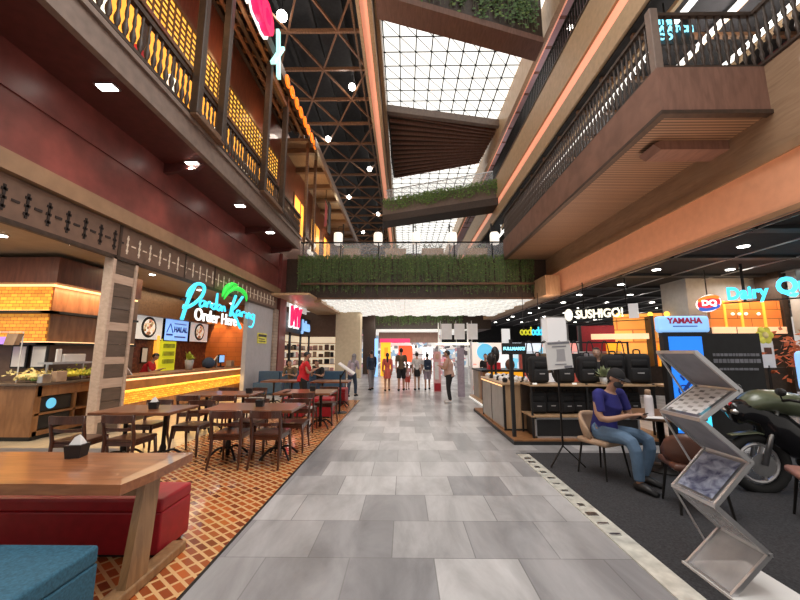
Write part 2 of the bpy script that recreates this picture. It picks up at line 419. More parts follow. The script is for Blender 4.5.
# balcony slab
struct('ceiling', MB().box(XW - .1, -4.72, -3, 15.4, 6.2, 6.3), 'dark_maroon')
struct('trim_6', MB().box(-4.82, -4.70, -3, 15.4, 6.17, 6.62).box(-4.82, -4.64, -3, 15.4, 6.62, 6.72), 'greybrown')
for i, y in enumerate((3.7, 8.1, 12.6, 15.2)):
    tag(MB().prism([(-5.9, 5.95), (-5.1, 6.05), (-4.95, 6.2), (-5.9, 6.2)], 0, .12).build('soffit_bracket', 'dark_maroon', loc=(0, y + .12, 0), rot=(PI / 2, 0, 0)),
        ['maroon bracket under the left balcony, nearest to the camera', 'maroon bracket under the left balcony, between the first and second soffit lights', 'maroon bracket under the left balcony, before the last soffit light', 'maroon bracket at the far end of the left balcony soffit'][i], 'bracket', 'brackets under the left balcony')
def downlight(loc, label, r=.13, group='soffit downlights', square=False, mat='lamp'):
    t = thing('downlight', label, 'light', loc, 0, group)
    if square:
        MB().box(-.17, .17, -.1, .1, -.03, 0).build('bezel', 'steel', t); MB().box(-.14, .14, -.075, .075, -.04, -.03).build('lamp_lens', mat, t)
    else:
        MB().lathe([(r, 0), (r, -.02), (r * .85, -.025)], n=14).build('bezel', 'steel', t); MB().lathe([(r * .8, -.024), (r * .8, -.035), (r * .4, -.04)], n=14).build('lamp_lens', mat, t)
    return t
ORD = ['nearest', 'second', 'third', 'farthest']
for i, y in enumerate((5.54, 8.07, 10.62, 13.17)):
    downlight((-5.18, y, 6.2), f'small rectangular downlight in the maroon left balcony soffit, {ORD[i]} of four', square=True, group='left soffit downlights')
    spot('soffit_spot', (-5.25, y, 6.1), 130, (1, .75, .6), 120, .05, (0, R(-16), 0))
# balustrade
t = thing('balcony_railing', 'dark turned-baluster railing along the left upper balcony', 'railing', (-4.72, 0, 6.72))
MB().box(-.05, .05, 2.5, 15.4, .9, 1.0).build('handrail', 'dark_timber', t); MB().box(-.04, .04, 1.24, 15.4, .06, .13).build('bottom_rail', 'dark_timber', t)
prof = [(.03, .13), (.03, .2), (.05, .26), (.055, .34), (.03, .44), (.022, .5), (.035, .56), (.03, .66), (.02, .74), (.03, .8), (.03, .9)]
b0 = None
for i in range(72):
    yy = 3.0 + i * .172
    if b0 is None: b0 = MB().lathe(prof, n=6).build('baluster', 'dark_timber', t, True); b0.location = (0, yy, 0)
    else: c = b0.copy(); COL.objects.link(c); c.location = (0, yy, 0)
# projecting frames with posts
for i, (ya, yb, zt) in enumerate(((7.05, 8.1, 11.4), (10.8, 12.5, 11.4))):
    t = thing('timber_portal', ['nearer tall timber post frame standing against the left balcony rail', 'farther tall timber post frame against the left balcony rail, by the orange letters'][i], 'post frame', (-4.56, ya, 6.75), 0, 'balcony post frames')
    for yy in (0, yb - ya): MB().rbox(-.09, .09, yy - .09, yy + .09, 0, zt - 6.75, .012, 1).build('post', 'dark_timber', t)
    MB().rbox(-.08, .08, -.08, yb - ya + .08, -.05, .1, .012, 1).build('sill_rail', 'timber', t)
    MB().box(-.06, .06, 0, yb - ya, zt - 7.2, zt - 7.05).build('head_rail', 'timber', t)
# upper wall, lit transom, doors, eave
struct('wall_left_upper', MB().box(XW - .3, XW, -3, 34, 6.3, 12.6), 'panel_red')
t = thing('lattice_transom', 'long amber backlit lattice window band above the left balcony', 'window band', (XW, 0, 9.4))
MB().box(0, .05, 2.5, 15.3, 0, 1.0).build('lattice_panel', 'transom', t)
mb = MB()
for k in range(53): mb.box(.05, .08, 2.55 + k * .24, 2.59 + k * .24, 0, 1.0)
for k in range(1, 6): mb.box(.05, .085, 2.5, 15.3, k / 6 - .018, k / 6 + .018)
mb.build('lattice', 'timber', t)
MB().box(0, .1, 2.5, 15.3, -.12, 0).box(0, .1, 2.5, 15.3, 1.0, 1.12).build('lattice_frame', 'timber', t)
for i in range(6):
    y = 3.0 + i * 2.05
    t = thing('lit_shopfront', f'amber lit shop opening behind the left balcony rail, {["nearest", "second nearest", "third", "fourth", "fifth", "farthest"][i]} of six', 'shop opening', (XW, y, 6.75), 0, 'lit openings on the left balcony')
    MB().box(0, .03, 0, 1.85, .0, 2.4).build('lit_panel', 'amber', t)
    MB().box(0, .06, -.1, 0, 0, 2.5).box(0, .06, 1.85, 1.95, 0, 2.5).box(0, .06, .9, .98, 0, 2.4).box(0, .06, 0, 1.85, 2.4, 2.5).build('door_frame', 'dark_timber', t)
    for k, (a_, h_, m_) in enumerate(((.15, 1.0, 'red'), (.5, 1.5, 'text_warm'), (1.15, .9, 'dark_timber'), (1.5, 1.3, 'red' if i % 2 else 'chips'))): MB().rbox(.1, .3, a_, a_ + .25, .1, h_, .05).build('display_goods', m_, t)
struct('ceiling', MB().slab([(-5.9, 2.5, 12.45), (-4.4, 2.5, 11.75), (-4.4, 15.6, 11.75), (-5.9, 15.6, 12.45)], .08), 'dark_timber')
t = thing('eave', 'sloping timber eave with rafters and purlins over the left balcony', 'eave')
for i in range(22):
    y = 2.8 + i * .6
    MB().bar((-5.9, y, 12.36), (-4.45, y, 11.68), .09, .12).build('rafter', 'rafter', t)
for k in range(5):
    f_ = k / 4
    MB().bar((-5.8 + 1.35 * f_, 2.5, 12.24 - .66 * f_), (-5.8 + 1.35 * f_, 15.6, 12.24 - .66 * f_), .13, .1).build('purlin', 'rafter' if k % 2 else 'dark_timber', t)
MB().box(-4.46, -4.36, 2.5, 15.7, 11.45, 11.85).build('eave_board', 'dark_timber', t)
for y in (4, 7, 10, 13): point('eave_glow', (-5.3, y, 10.9), 18, (1, .55, .25), .15)
# far left pavilion above the bridge
struct('wall_left_far', MB().box(XW - .3, XW - .02, 17.4, 34, 4.5, 11.7), 'cream_fascia')
struct('ceiling', MB().box(XW - .2, -4.25, 15.6, 34, 11.55, 11.7), 'olive_wood')
t = thing('soffit_beams', 'row of brown cross beams under the far left timber soffit', 'beams')
for i in range(9): MB().box(-5.9, -4.25, 16.2 + i * 1.9, 16.42 + i * 1.9, 11.3, 11.56).build('beam', 'timber', t)
MB().box(-4.35, -4.2, 15.6, 34, 11.3, 11.75).build('edge_beam', 'timber', t)
for i, y in enumerate((18, 21.5, 25)):
    t = thing('lit_window', ['nearest amber lit window on the far left upper wall', 'second amber lit window on the far left upper wall', 'farthest amber lit window on the far left upper wall'][i], 'window', (XW, y, 8.2), 0, 'lit windows on the far left wall')
    MB().box(0, .03, 0, 2.2, 0, 1.8).build('lit_panel', 'amber', t); MB().box(0, .06, -.1, 0, -.1, 1.9).box(0, .06, 2.2, 2.3, -.1, 1.9).box(0, .06, 1.05, 1.15, 0, 1.8).build('window_frame', 'timber', t)
for y in (19, 25): point('soffit_glow', (-5.0, y, 9.6), 90, (1, .75, .45), .2)
t = thing('post_frame', 'slim dark timber frame at the far end of the left balcony', 'post frame', (-4.6, 15.7, 6.6))
for yy in (0, 1.5): MB().box(-.06, .06, yy, yy + .1, 0, 4.9).build('post', 'timber', t)
MB().box(-.06, .06, 0, 1.5, .3, .4).build('cross_rail', 'timber', t)
t = thing('hanging_banner', 'small red banner hanging beside a black board at the far left', 'banner', (-4.7, 20.3, 8.9))
MB().add([(0, -.25, 0), (0, .35, .3), (0, .45, 1.5), (0, -.15, 1.7)], [(0, 1, 2, 3)]).build('banner_cloth', 'red', t)
MB().box(-.02, .04, .7, 1.3, 0, 2.0).build('board', 'black', t); MB().bar((0, -.3, 1.75), (0, 1.4, 1.75), .04).bar((0, 0, 1.75), (0, 0, 2.6), .03).build('hanger', 'iron', t)
# neon lettering on the eave edge
t = thing('neon_sign', 'glowing pink block letters on a white backing on the left eave edge', 'sign', (-4.32, .02, 11.2))
MB().box(0, .05, 7.3, 8.3, .5, 1.3).build('sign_backing', 'cyan_pale', t)
for k, (y, ch) in enumerate(((8.5, 'k'), (9.35, 'o'))):
    text('letter', ch, 1.8, 'neon_pink', t, (.1, y, .6), WALLROT, .12, .05)
    text('letter_edge', ch, 1.85, 'text_white', t, (.0, y, .6), WALLROT, .02, .12)
t = thing('neon_sign', 'pale turquoise crossed neon strokes between the pink and orange letters', 'sign', (-4.32, 10.65, 11.65))
MB().bar((.05, -.05, .8), (.05, .2, -.8), .16, .1).bar((.05, -.35, -.7), (.05, .4, .55), .16, .1).build('neon_stroke', 'cyan_pale', t)
t = thing('neon_sign', 'row of glowing orange letters running along the left eave edge', 'sign', (-4.32, -.2, 11.55))
for k, ch in enumerate('KOPITIAM'): text('letter', 'o' if k % 2 else 'e', .85, 'neon_orange', t, (.05, 11.9 + k * .58, -.02), WALLROT, .03, .012)
# storefront columns
def slat_column(name, label, y0, y1, x=XW):
    t = thing(name, label, 'pilaster', (x, y0, 0)); d = y1 - y0
    for a_, b_ in ((0, .07), (d - .07, d)): MB().box(-.16, .03, a_, b_, 0, 3.53).build('stile', 'slat_light', t)
    z = 0; k = 0
    hs = [.24, .15, .24, .25, .2, .27, .15, .25, .27, .18, .27, .25, .27, .2, .34]
    for k, h in enumerate(hs):
        MB().box(-.12, .0, .07, d - .07, z + .01, min(z + h, 3.52)).build('slat', 'slat_light' if h <= .2 else 'slat_dark', t); z += h
    return t
slat_column('slatted_pilaster', 'tall pilaster of brown and tan horizontal boards left of the order counter', 6.93, 7.6)
struct('wall_left_panel', MB().box(XW - .15, XW, 13.3, 15.85, 0, 3.53), 'grey_wall')
struct('wall_left_brick', MB().box(XW - .15, XW + .08, 15.85, 16.35, 0, 3.53), 'pale_brick')
struct('wall_left_post', MB().box(XW - .15, XW + .12, 16.4, 17.3, 0, 6.24), 'red_wall')
struct('wall_left_boards', MB().box(XW - .25, XW - .1, 17.3, 30, 4.54, 6.3), 'wall_boards')
t = thing('notice_sign', 'small yellow notice with black lines on the grey wall by the order counter', 'sign', (XW + .01, 14.25, 1.95))
MB().box(0, .02, 0, .95, 0, .42).build('board', 'lime', t); t.children[0].data.materials[0] = MATS['egg']
MB().box(.02, .025, .06, .9, .27, .37).box(.02, .025, .1, .7, .16, .2).box(.02, .025, .1, .8, .07, .11).build('printed_lines', 'black', t)
# shop interior, order counter side
struct('wall_left_back', MB().box(-8.6, -8.42, 7.4, 15.2, 0, 3.6), 'mosaic_dark')
struct('wall_left_end', MB().box(-8.6, -5.95, 15.1, 15.3, 0, 3.6), 'orange_wood')
struct('ceiling', MB().box(-12, -6.0, -2, 15.3, 3.6, 3.75), 'shop_ceiling')
struct('wall_left_beam', MB().box(-8.4, -8.1, 7.4, 15.1, 2.75, 3.6), 'timber')
area('shop_lamp', (-7.2, 10.5, 3.5), 1.6, 70, (1, .75, .45), sy=5)
spot('orange_wall_spot', (-7.9, 14.5, 3.4), 190, (1, .62, .25), 62, .03, (R(20), 0, 0))
spot('orange_wall_spot', (-7.1, 14.5, 3.4), 190, (1, .62, .25), 62, .03, (R(20), 0, 0))
for i, (x, y) in enumerate(((-6.5, 8.9), (-6.6, 11.2), (-7.1, 14.4), (-7.9, 14.4))):
    downlight((x, y, 3.6), ['small round spotlight in the shop ceiling behind the pilaster', 'small round spotlight in the shop ceiling over the counter', 'small spotlight over the orange board wall, right one', 'small spotlight over the orange board wall, left one'][i], .08, 'order shop spotlights')
def screen(y0, y1, label, mat):
    t = thing('menu_screen', label, 'screen', (-8.32, y0, 1.98))
    MB().box(-.05, 0, 0, y1 - y0, 0, .82).build('bezel', 'black_gloss', t)
    MB().box(0, .012, .03, y1 - y0 - .03, .03, .79).build('display', mat, t)
    return t, y1 - y0
for (y0, y1, lb, mt) in ((10.8, 12.15, 'menu screen with a round dish photo, left of three over the counter', 'dull_white'), (13.72, 15.0, 'menu screen with a dish photo, right of three over the counter', 'dull_white')):
    t, d = screen(y0, y1, lb, mt)
    MB().lathe([(.34, 0), (.34, .012), (.3, .02)], n=20).build('bowl_picture', 'black', t, loc=(.012, d / 2, .42), rot=(0, PI / 2, 0))
    MB().lathe([(.27, 0), (.26, .012)], n=20).build('food_picture', 'food_photo', t, loc=(.026, d / 2, .42), rot=(0, PI / 2, 0))
t, d = screen(12.25, 13.62, 'blue menu screen reading HALAL, middle of three over the counter', 'halal_blue')
text('lettering', 'HALAL', .26, 'blue_ink', t, (.02, d / 2 + .2, .42), WALLROT, .004, .012)
MB().bar((.02, .1, .3), (.02, .27, .62), .04, .01).bar((.02, .44, .3), (.02, .27, .62), .04, .01).box(.012, .02, .1, .44, .2, .26).box(.012, .02, .55, 1.2, .14, .19).box(.012, .02, .5, 1.2, .62, .65).build('emblem', 'blue_ink', t)
# lime niche behind counter
t = thing('lit_niche', 'tall lime yellow lit niche in the dark wall behind the order counter', 'niche', (-8.4, 12.05, .95))
MB().box(0, .06, 0, .95, 0, 1.1).build('lit_panel', 'lime', t); MB().box(0, .1, -.14, 0, 0, 1.2).build('niche_edge', 'amber', t)
for k in range(3): MB().box(.06, .12, .25, .8, .25 + .27 * k, .4 + .27 * k).build('jar_row', 'leaf_yellow', t)
t = thing('wall_notice', 'small white framed notice on the dark wall left of the lime niche', 'notice', (-8.4, 11.35, 1.25))
MB().box(0, .03, 0, .28, 0, .5).build('frame', 'black', t); MB().box(.03, .035, .03, .25, .03, .47).build('sheet', 'paper', t)
# order counter
t = thing('order_counter', 'long order counter with amber backlit mosaic front', 'counter', (-6.3, 7.95, 0))
MB().rbox(-.75, .08, 0, 6.4, 1.0, 1.06, .01, 1).build('worktop', 'counter_wood', t)
MB().box(-.65, 0, .05, 6.35, .74, 1.0).build('upper_front', 'front_glow', t)
MB().box(0, .03, .05, 6.35, .95, 1.0).build('led_strip', 'led_warm', t)
MB().box(-.6, -.05, .05, 6.35, .12, .42).build('lower_front', 'counter_wood', t)
MB().box(-.6, -.08, .05, 6.35, .42, .74).build('mosaic_front', 'counter_mosaic', t)
MB().box(-.6, -.03, .05, 6.35, .0, .12).build('plinth', 'dark_timber', t)
MB().box(-.07, -.01, .05, 6.35, .70, .735).build('led_strip', 'yellow_led', t)
area('counter_glow', (-6.15, 11.1, .72), .1, 28, (1, .62, .2), (0, R(-25), 0), 6)
t = thing('potted_plant', 'lime green leafy plant in a grey pot on the order counter', 'plant', (-6.6, 11.0, 1.06))
MB().lathe([(.09, 0), (.13, .3), (.11, .3)], n=12).build('pot', 'concrete', t, True)
mb = MB()
for k in range(26):
    a = random.uniform(0, 2 * PI); l = random.uniform(.15, .33); e = random.uniform(.3, 1.3)
    d = Vector((math.cos(a) * math.cos(e), math.sin(a) * math.cos(e), math.sin(e))); s_ = Vector((-math.sin(a), math.cos(a), 0)) * .06; b_ = Vector((0, 0, .28))
    mb.add([b_, b_ + d * l * .5 + s_, b_ + d * l, b_ + d * l * .5 - s_], [(0, 1, 2, 3)])
mb.build('foliage', 'leaf_yellow', t)
t = thing('till_screen', 'dark till with a small lit screen on the order counter', 'till', (-6.6, 12.9, 1.06))
MB().box(-.1, .1, -.1, .1, 0, .04).bar((0, 0, .04), (0, 0, .2), .04).build('stand', 'black', t); MB().box(-.03, .03, -.2, .2, .15, .45).build('screen_case', 'black', t); MB().box(.03, .034, -.17, .17, .18, .42).build('display', 'pale_blue', t)
for i, (y, lb) in enumerate(((12.1, 'round dark jar on the order counter, beside the plant'), (13.6, 'small tan box on the order counter, near the orange wall'), (8.4, 'white folded card on the near end of the order counter'))):
    if i == 0: t = tag(MB().lathe([(.05, 0), (.19, .06), (.2, .22), (.1, .34), (.05, .36)], n=14).build('jar', 'denim_dark', None, True), lb, 'jar')
    elif i == 1: t = tag(MB().rbox(-.1, .1, -.14, .14, 0, .22, .02).build('box', 'cardboard'), lb, 'box')
    else: t = tag(MB().slab([(-.1, -.1, 0), (.1, -.15, 0), (.0, -.1, .26), (-.1, 0, .26)], .02).slab([(-.1, .2, 0), (.1, .2, 0), (.05, .0, .26), (-.1, 0, .26)], .02).build('card', 'paper'), lb, 'card')
    t.location = (-6.6, y, 1.06)
t = thing('beer_tap', 'chrome angled tap standing on the order counter', 'tap', (-6.55, 12.5, 1.06))
MB().bar((0, 0, 0), (0, 0, .35), .05).build('column', 'steel', t); MB().bar((0, -.3, .15), (0, .05, .4), .04).build('arm', 'steel', t)
# signs above the order counter
t = thing('shop_sign', 'cyan handwritten shop sign under a green leaf arc on the left facade', 'sign')
ST = {
'P1': [(9.52, 3.45), (9.26, 2.99), (9.05, 2.43)], 'P2': [(9.2, 3.04), (9.27, 3.23), (9.53, 3.44), (9.82, 3.49), (9.96, 3.39), (9.84, 3.14), (9.48, 2.88), (9.12, 2.73), (9.13, 2.81)],
'a1': [(10.03, 3.04), (9.86, 3.03), (9.79, 2.92), (9.88, 2.86), (10.01, 2.95), (10.05, 3.04), (10.07, 2.88)], 'n1': [(10.15, 3.04), (10.17, 2.88)], 'n1b': [(10.16, 2.97), (10.27, 3.06), (10.35, 3.0), (10.37, 2.89)],
'd': [(10.58, 3.03), (10.46, 3.01), (10.44, 2.91), (10.57, 2.88), (10.63, 2.99), (10.68, 3.38), (10.7, 2.87)], 'a2': [(10.91, 3.04), (10.78, 3.03), (10.73, 2.93), (10.84, 2.87), (10.94, 2.99), (10.96, 2.87)],
'n2': [(11.03, 3.04), (11.04, 2.86)], 'n2b': [(11.04, 2.97), (11.15, 3.03), (11.22, 2.88)], 'K1': [(11.86, 3.49), (11.67, 3.12), (11.57, 2.77)], 'K2': [(12.36, 3.53), (11.95, 3.16), (11.66, 2.95), (11.97, 2.74), (12.35, 2.42)],
'a3': [(12.22, 3.01), (12.05, 3.01), (11.99, 2.89), (12.12, 2.84), (12.25, 2.96), (12.29, 2.82)], 'r': [(12.39, 3.01), (12.42, 2.82)], 'rb': [(12.4, 2.94), (12.54, 3.02), (12.62, 2.98)], 'i': [(12.75, 3.01), (12.76, 2.81)],
'n3': [(12.88, 3.01), (12.88, 2.8)], 'n3b': [(12.89, 2.95), (13.01, 3.02), (13.1, 2.82)], 'g': [(13.44, 3.0), (13.24, 3.0), (13.19, 2.87), (13.33, 2.82), (13.45, 3.0), (13.43, 2.7), (13.26, 2.52), (13.06, 2.53)]}
for k, v in ST.items():
    r_ = .047 if k[0] in 'PK' else .03
    MB().tube(smooth_path([(-5.72, y, z) for y, z in v]), r_, 8).build('letter', 'cyan', t, True)
for v in ([(11.01, 3.32), (11.19, 3.61), (11.57, 3.83), (11.97, 3.88)], [(11.13, 3.27), (11.38, 3.53), (11.82, 3.74), (12.33, 3.75), (12.67, 3.62), (12.74, 3.43)]):
    p_ = smooth_path([(-5.74, y, z) for y, z in v]); n_ = len(p_)
    MB().tube(p_, [(.02 + .06 * math.sin(PI * i / (n_ - 1))) for i in range(n_)], 8).build('leaf_stroke', 'green', t, True)
MB().box(-5.86, -5.8, 9.1, 13.4, 2.95, 3.0).build('mount_bar', 'iron', t)
t = thing('order_sign', 'small white sign reading Order Here below the cyan handwriting', 'sign', (-5.74, 10.85, 2.62))
text('lettering', 'Order Here', .5, 'text_white', t, (0, 0, 0), WALLROT, .02, .0)
# buffet shop (near left)
struct('wall_left_shop', MB().box(-12, -7.3, 7.2, 9.6, 0, 2.98).box(-12, -8.4, 9.6, 10.5, 0, 3.6), 'band_brown')
struct('wall_left_valance', MB().box(-12, -6.95, 6.9, 9.2, 2.98, 3.5), 'panel_red')
t = thing('backlit_shelving', 'amber backlit tile wall with dark shelves behind the buffet counter', 'shelf', (-7.3, 7.2, 0))
MB().box(-4.5, 0, -.03, 0, 2.45, 2.95).box(-4.5, 0, -.03, 0, 1.8, 2.38).build('tile_panel', 'glow_tile', t)
MB().box(0, .03, 0, 2.2, 2.45, 2.95).box(0, .03, 0, 2.2, 1.8, 2.38).build('side_panel', 'counter_wood', t)
MB().box(-4.5, .2, -.2, 0, 2.38, 2.43).box(0, .2, -.2, 2.2, 2.38, 2.43).build('shelf', 'black', t)
MB().box(-4.5, .2, -.2, 0, 1.74, 1.79).box(0, .2, -.2, 2.2, 1.74, 1.79).build('shelf', 'black', t)
MB().box(-4.5, .12, -.12, -.06, 2.94, 2.98).box(.06, .12, -.1, 2.2, 2.94, 2.98).build('led_strip', 'led_warm', t)
MB().box(-4.5, .1, -.14, -.1, 1.79, 1.81).box(.1, .14, -.1, 2.2, 1.79, 1.81).box(-4.5, .1, -.14, -.1, 2.43, 2.445).build('led_strip', 'led_warm', t)
area('shelf_glow', (-8.6, 6.9, 2.9), 3, 22, (1, .6, .2), (R(-20), 0, 0), .1)
area('side_glow', (-7.0, 8.0, 2.92), .1, 26, (1, .55, .25), (0, R(20), 0), 1.8)
area('buffet_lamp', (-7.5, 4.6, 3.5), 2, 110, (1, .85, .65))
for i, (x, y) in enumerate(((-6.9, 4.7), (-6.9, 5.8), (-6.15, 6.3))):
    downlight((x, y, 3.6), ['small spotlight in the buffet shop ceiling, left of three', 'small spotlight in the buffet shop ceiling, middle of three', 'small spotlight in the buffet shop ceiling, right of three by the pilaster'][i], .08, 'buffet shop spotlights')
# buffet counter
t = thing('buffet_counter', 'corner wooden buffet counter with black open shelves on its right side', 'counter', (-6.75, 6.6, 0))
MB().box(-5, 0, 0, .04, .08, .98).build('front_panel', 'counter_wood', t)
MB().rbox(-5, .06, -.06, 1.3, .98, 1.03, .01, 1).build('worktop', 'slat_dark', t)
MB().box(-.55, -.5, .04, 1.24, .08, .98).build('back_panel', 'dark_timber', t)
MB().box(-.5, 0, .04, 1.24, .78, .98).box(-.5, 0, .04, 1.24, .08, .16).box(-.5, 0, .04, 1.24, .44, .48).box(-.5, 0, .04, .12, .08, .98).box(-.5, 0, 1.16, 1.24, .08, .98).box(-.5, 0, .8, .85, .16, .8).build('shelf_frame', 'counter_wood', t)
MB().box(-.49, -.04, .14, .78, .18, .42).box(-.49, -.04, .14, .78, .5, .76).build('black_crate', 'black', t)
MB().lathe([(.1, 0), (.1, .005)], n=16).build('blue_emblem', 'cyan_panel', t, loc=(-.035, .36, .63), rot=(0, PI / 2, 0))
MB().box(-5, -.05, .05, 1.24, 0, .08).build('plinth', 'black', t)
def leafy(name, label, loc, r, mat, cat='food', n=170):
    mb = MB()
    for k in range(n):
        p = Vector((random.gauss(0, r * .5), random.gauss(0, r * .5), abs(random.gauss(0, r * .3)) + .02)); s_ = r * .16
        d = Vector((random.uniform(-1, 1), random.uniform(-1, 1), random.uniform(-.5, 1))).normalized() * s_; e = d.orthogonal().normalized() * s_ * .5
        mb.add([p - d, p + e, p + d, p - e], [(0, 1, 2, 3)])
    mb.ball((0, 0, r * .25), (r * .8, r * .8, r * .28), 10, 6)
    o = mb.build(name, mat); o.location = loc
    return tag(o, label, cat)
leafy('bean_sprouts', 'pale pile of noodles at the left end of the buffet counter', (-7.05, 6.75, 1.08), .25, 'chips')
leafy('salad_greens', 'green salad leaves heaped beside the noodles on the buffet', (-6.9, 6.72, 1.06), .12, 'leaf_bright')
leafy('boiled_eggs', 'bright yellow food heap on the right of the buffet counter', (-6.9, 7.38, 1.1), .22, 'egg')
leafy('cut_fruit', 'second yellow green heap near the pilaster on the buffet counter', (-6.88, 7.72, 1.1), .2, 'leaf_yellow')
leafy('crackers', 'pale crackers heaped beside the tan box on the buffet', (-7.02, 7.12, 1.1), .14, 'chips')
def small_box(name, label, loc, dims, mat, cat, rz=0, b=.01):
    o = MB().rbox(-dims[0] / 2, dims[0] / 2, -dims[1] / 2, dims[1] / 2, 0, dims[2], b).build(name, mat); o.location = loc; o.rotation_euler = (0, 0, rz)
    return tag(o, label, cat)
small_box('cardboard_box', 'tan box standing on the buffet counter in front of the yellow food', (-6.74, 7.0, 1.03), (.12, .22, .2), 'cardboard', 'box')
small_box('steel_canister', 'steel canister on the buffet counter left of the tan box', (-6.74, 6.72, 1.03), (.1, .18, .16), 'steel', 'canister')
small_box('price_board', 'white price strip on the shelf at the right of the buffet', (-7.0, 7.55, 1.4), (.05, .5, .16), 'paper', 'sign')
small_box('price_card', 'white upright card at the left end of the price strip', (-7.0, 7.2, 1.4), (.04, .1, .26), 'paper', 'card')
t = thing('glass_shelf', 'grey sneeze guard shelf above the yellow food on the buffet', 'shelf', (-7.0, 6.95, 1.03))
MB().box(-.15, .15, 0, .88, .33, .37).build('shelf_board', 'steel', t)
for yy in (.05, .83): MB().bar((0, yy, 0), (0, yy, .33), .03).build('post', 'steel', t)
for i in range(2):
    t = thing('certificate', ['white framed certificate behind the buffet counter, left one', 'white framed certificate behind the buffet counter, right one'][i], 'certificate', (-7.86 + .4 * i, 7.1, 1.28), 0, 'certificates behind the buffet')
    MB().box(0, .32, 0, .04, 0, .46).build('frame', 'black', t); MB().box(.03, .29, -.01, 0, .03, .43).build('sheet', 'paper', t)
t = thing('glass_screen', 'thin white metal frame with a violet light standing on the buffet counter', 'screen', (-7.3, 6.75, 1.03))
MB().bar((-1.6, 0, .95), (0, 0, .95), .014).bar((0, 0, 0), (0, 0, .95), .014).build('frame', 'white', t)
MB().box(-1.0, -.3, .05, .1, .72, .86).build('light', 'violet', t); MB().prism([(-.25, .7), (-.05, .7), (.02, .92), (-.2, .92)], 0, .1).build('shade', 'cardboard', t, rot=(PI / 2, 0, 0))
leafy('herb_bowl', 'dark leafy herbs in shadow in front of the certificates', (-7.0, 7.05, 1.05), .14, 'leaf')

# ------------------------------------------------------------------ dining furniture
def napkin_box(label, loc, rz=0, tissue=True):
    t = thing('napkin_holder', label, 'napkin holder', loc, rz, 'black napkin holders')
    mb = MB(); a = .062
    mb.add([(-.05, -.05, 0), (.05, -.05, 0), (.05, .05, 0), (-.05, .05, 0), (-a, -a, .1), (a, -a, .1), (a, a, .1), (-a, a, .1)], [(0, 3, 2, 1), (4, 5, 6, 7), (0, 1, 5, 4), (1, 2, 6, 5), (2, 3, 7, 6), (3, 0, 4, 7)])
    mb.build('case', 'black', t)
    if tissue: MB().add([(-.045, -.03, .1), (.04, -.035, .1), (.05, .03, .1), (-.04, .035, .1), (-.02, -.01, .155), (.01, .0, .175), (.035, .01, .14), (-.01, .02, .15)], [(0, 1, 5, 4), (1, 2, 6, 5), (2, 3, 7, 6), (3, 0, 4, 7), (4, 5, 6, 7)]).build('tissue', 'paper', t)
    return t
def chair_proto():
    t = thing('dining_chair', '', 'chair', (0, 0, 0))
    # facing +Y, backrest at -Y
    MB().rbox(-.215, .215, -.2, .21, .43, .465, .015).build('seat', 'chair_wood', t)
    for sx in (-1, 1):
        MB().tube([(sx * .19, .19, .44), (sx * .205, .21, .22), (sx * .215, .225, 0)], [.024, .02, .015], 6).build('leg', 'chair_wood', t, True)
        MB().tube([(sx * .215, -.27, 0), (sx * .2, -.21, .25), (sx * .2, -.2, .46), (sx * .205, -.235, .64), (sx * .21, -.26, .78)], [.015, .021, .024, .022, .018], 6).build('leg', 'chair_wood', t, True)
    pts = [(-.225, -.245, 0), (-.1, -.285, 0), (0, -.295, 0), (.1, -.285, 0), (.225, -.245, 0)]
    mb = MB()
    pp = smooth_path(pts, 3)
    for a, b in zip(pp[:-1], pp[1:]): mb.bar((a.x, a.y, .735), (b.x, b.y, .735), .028, .10)
    mb.build('backrest', 'chair_wood', t)
    mb = MB()
    for a, b in zip(pp[:-1], pp[1:]): mb.bar((a.x * .93, a.y + .03, .60), (b.x * .93, b.y + .03, .60), .02, .04)
    mb.build('back_rail', 'chair_wood', t)
    MB().box(-.19, .19, -.2, -.18, .38, .43).box(-.19, .19, .18, .2, .38, .43).box(-.2, -.18, -.19, .19, .38, .43).box(.18, .2, -.19, .19, .38, .43).build('seat_rail', 'chair_wood', t)
    return t
CH = [None]
def chair(x, y, deg, label):
    if CH[0] is None:
        CH[0] = chair_proto(); o = CH[0]; o.location = (x, y, 0); o.rotation_euler = (0, 0, R(deg)); o['label'] = label; o['group'] = 'dark wooden dining chairs'
        return o
    return again(CH[0], (x, y, 0), R(deg), label, 'dark wooden dining chairs')
def dining_table(x, y, w, d, label, bases=2):
    t = thing('dining_table', label, 'table', (x, y, 0), 0, 'wooden dining tables')
    MB().rbox(-w / 2, w / 2, -d / 2, d / 2, .715, .76, .012).build('tabletop', 'table_wood', t)
    for k in range(bases):
        bx = 0 if bases == 1 else (-w / 2 + .28 + k * (w - .56) / (bases - 1))
        p = MB().lathe([(.035, .03), (.03, .12), (.045, .2), (.028, .26), (.028, .66), (.06, .7), (.1, .715)], (bx, 0, 0), 10).build('pedestal', 'iron', t, True)
        for a in range(4):
            an = PI / 4 + a * PI / 2; c, s = math.cos(an), math.sin(an)
            MB().tube(smooth_path([(bx + c * .03, s * .03, .14), (bx + c * .14, s * .14, .15), (bx + c * .25, s * .25, .07), (bx + c * .31, s * .31, .012)]), [.018] * 12 + [.012], 6).build('foot', 'iron', p, True)
    return t
dining_table(-2.32, 5.72, 1.36, .78, 'wooden dining table in the front middle, closest to the stone walkway')
dining_table(-3.87, 5.48, 1.15, .76, 'wooden dining table right behind the long foreground table')
dining_table(-3.72, 7.55, 1.32, .76, 'wooden dining table nearest the amber order counter')
dining_table(-2.12, 7.9, 1.2, .85, 'wooden dining table beside the walkway, behind the front middle table')
dining_table(-3.65, 10.9, 1.1, .7, 'wooden dining table far back near the grey wall')
dining_table(-2.15, 10.75, 1.1, .75, 'wooden dining table behind the red-shirted worker by the red ottoman')
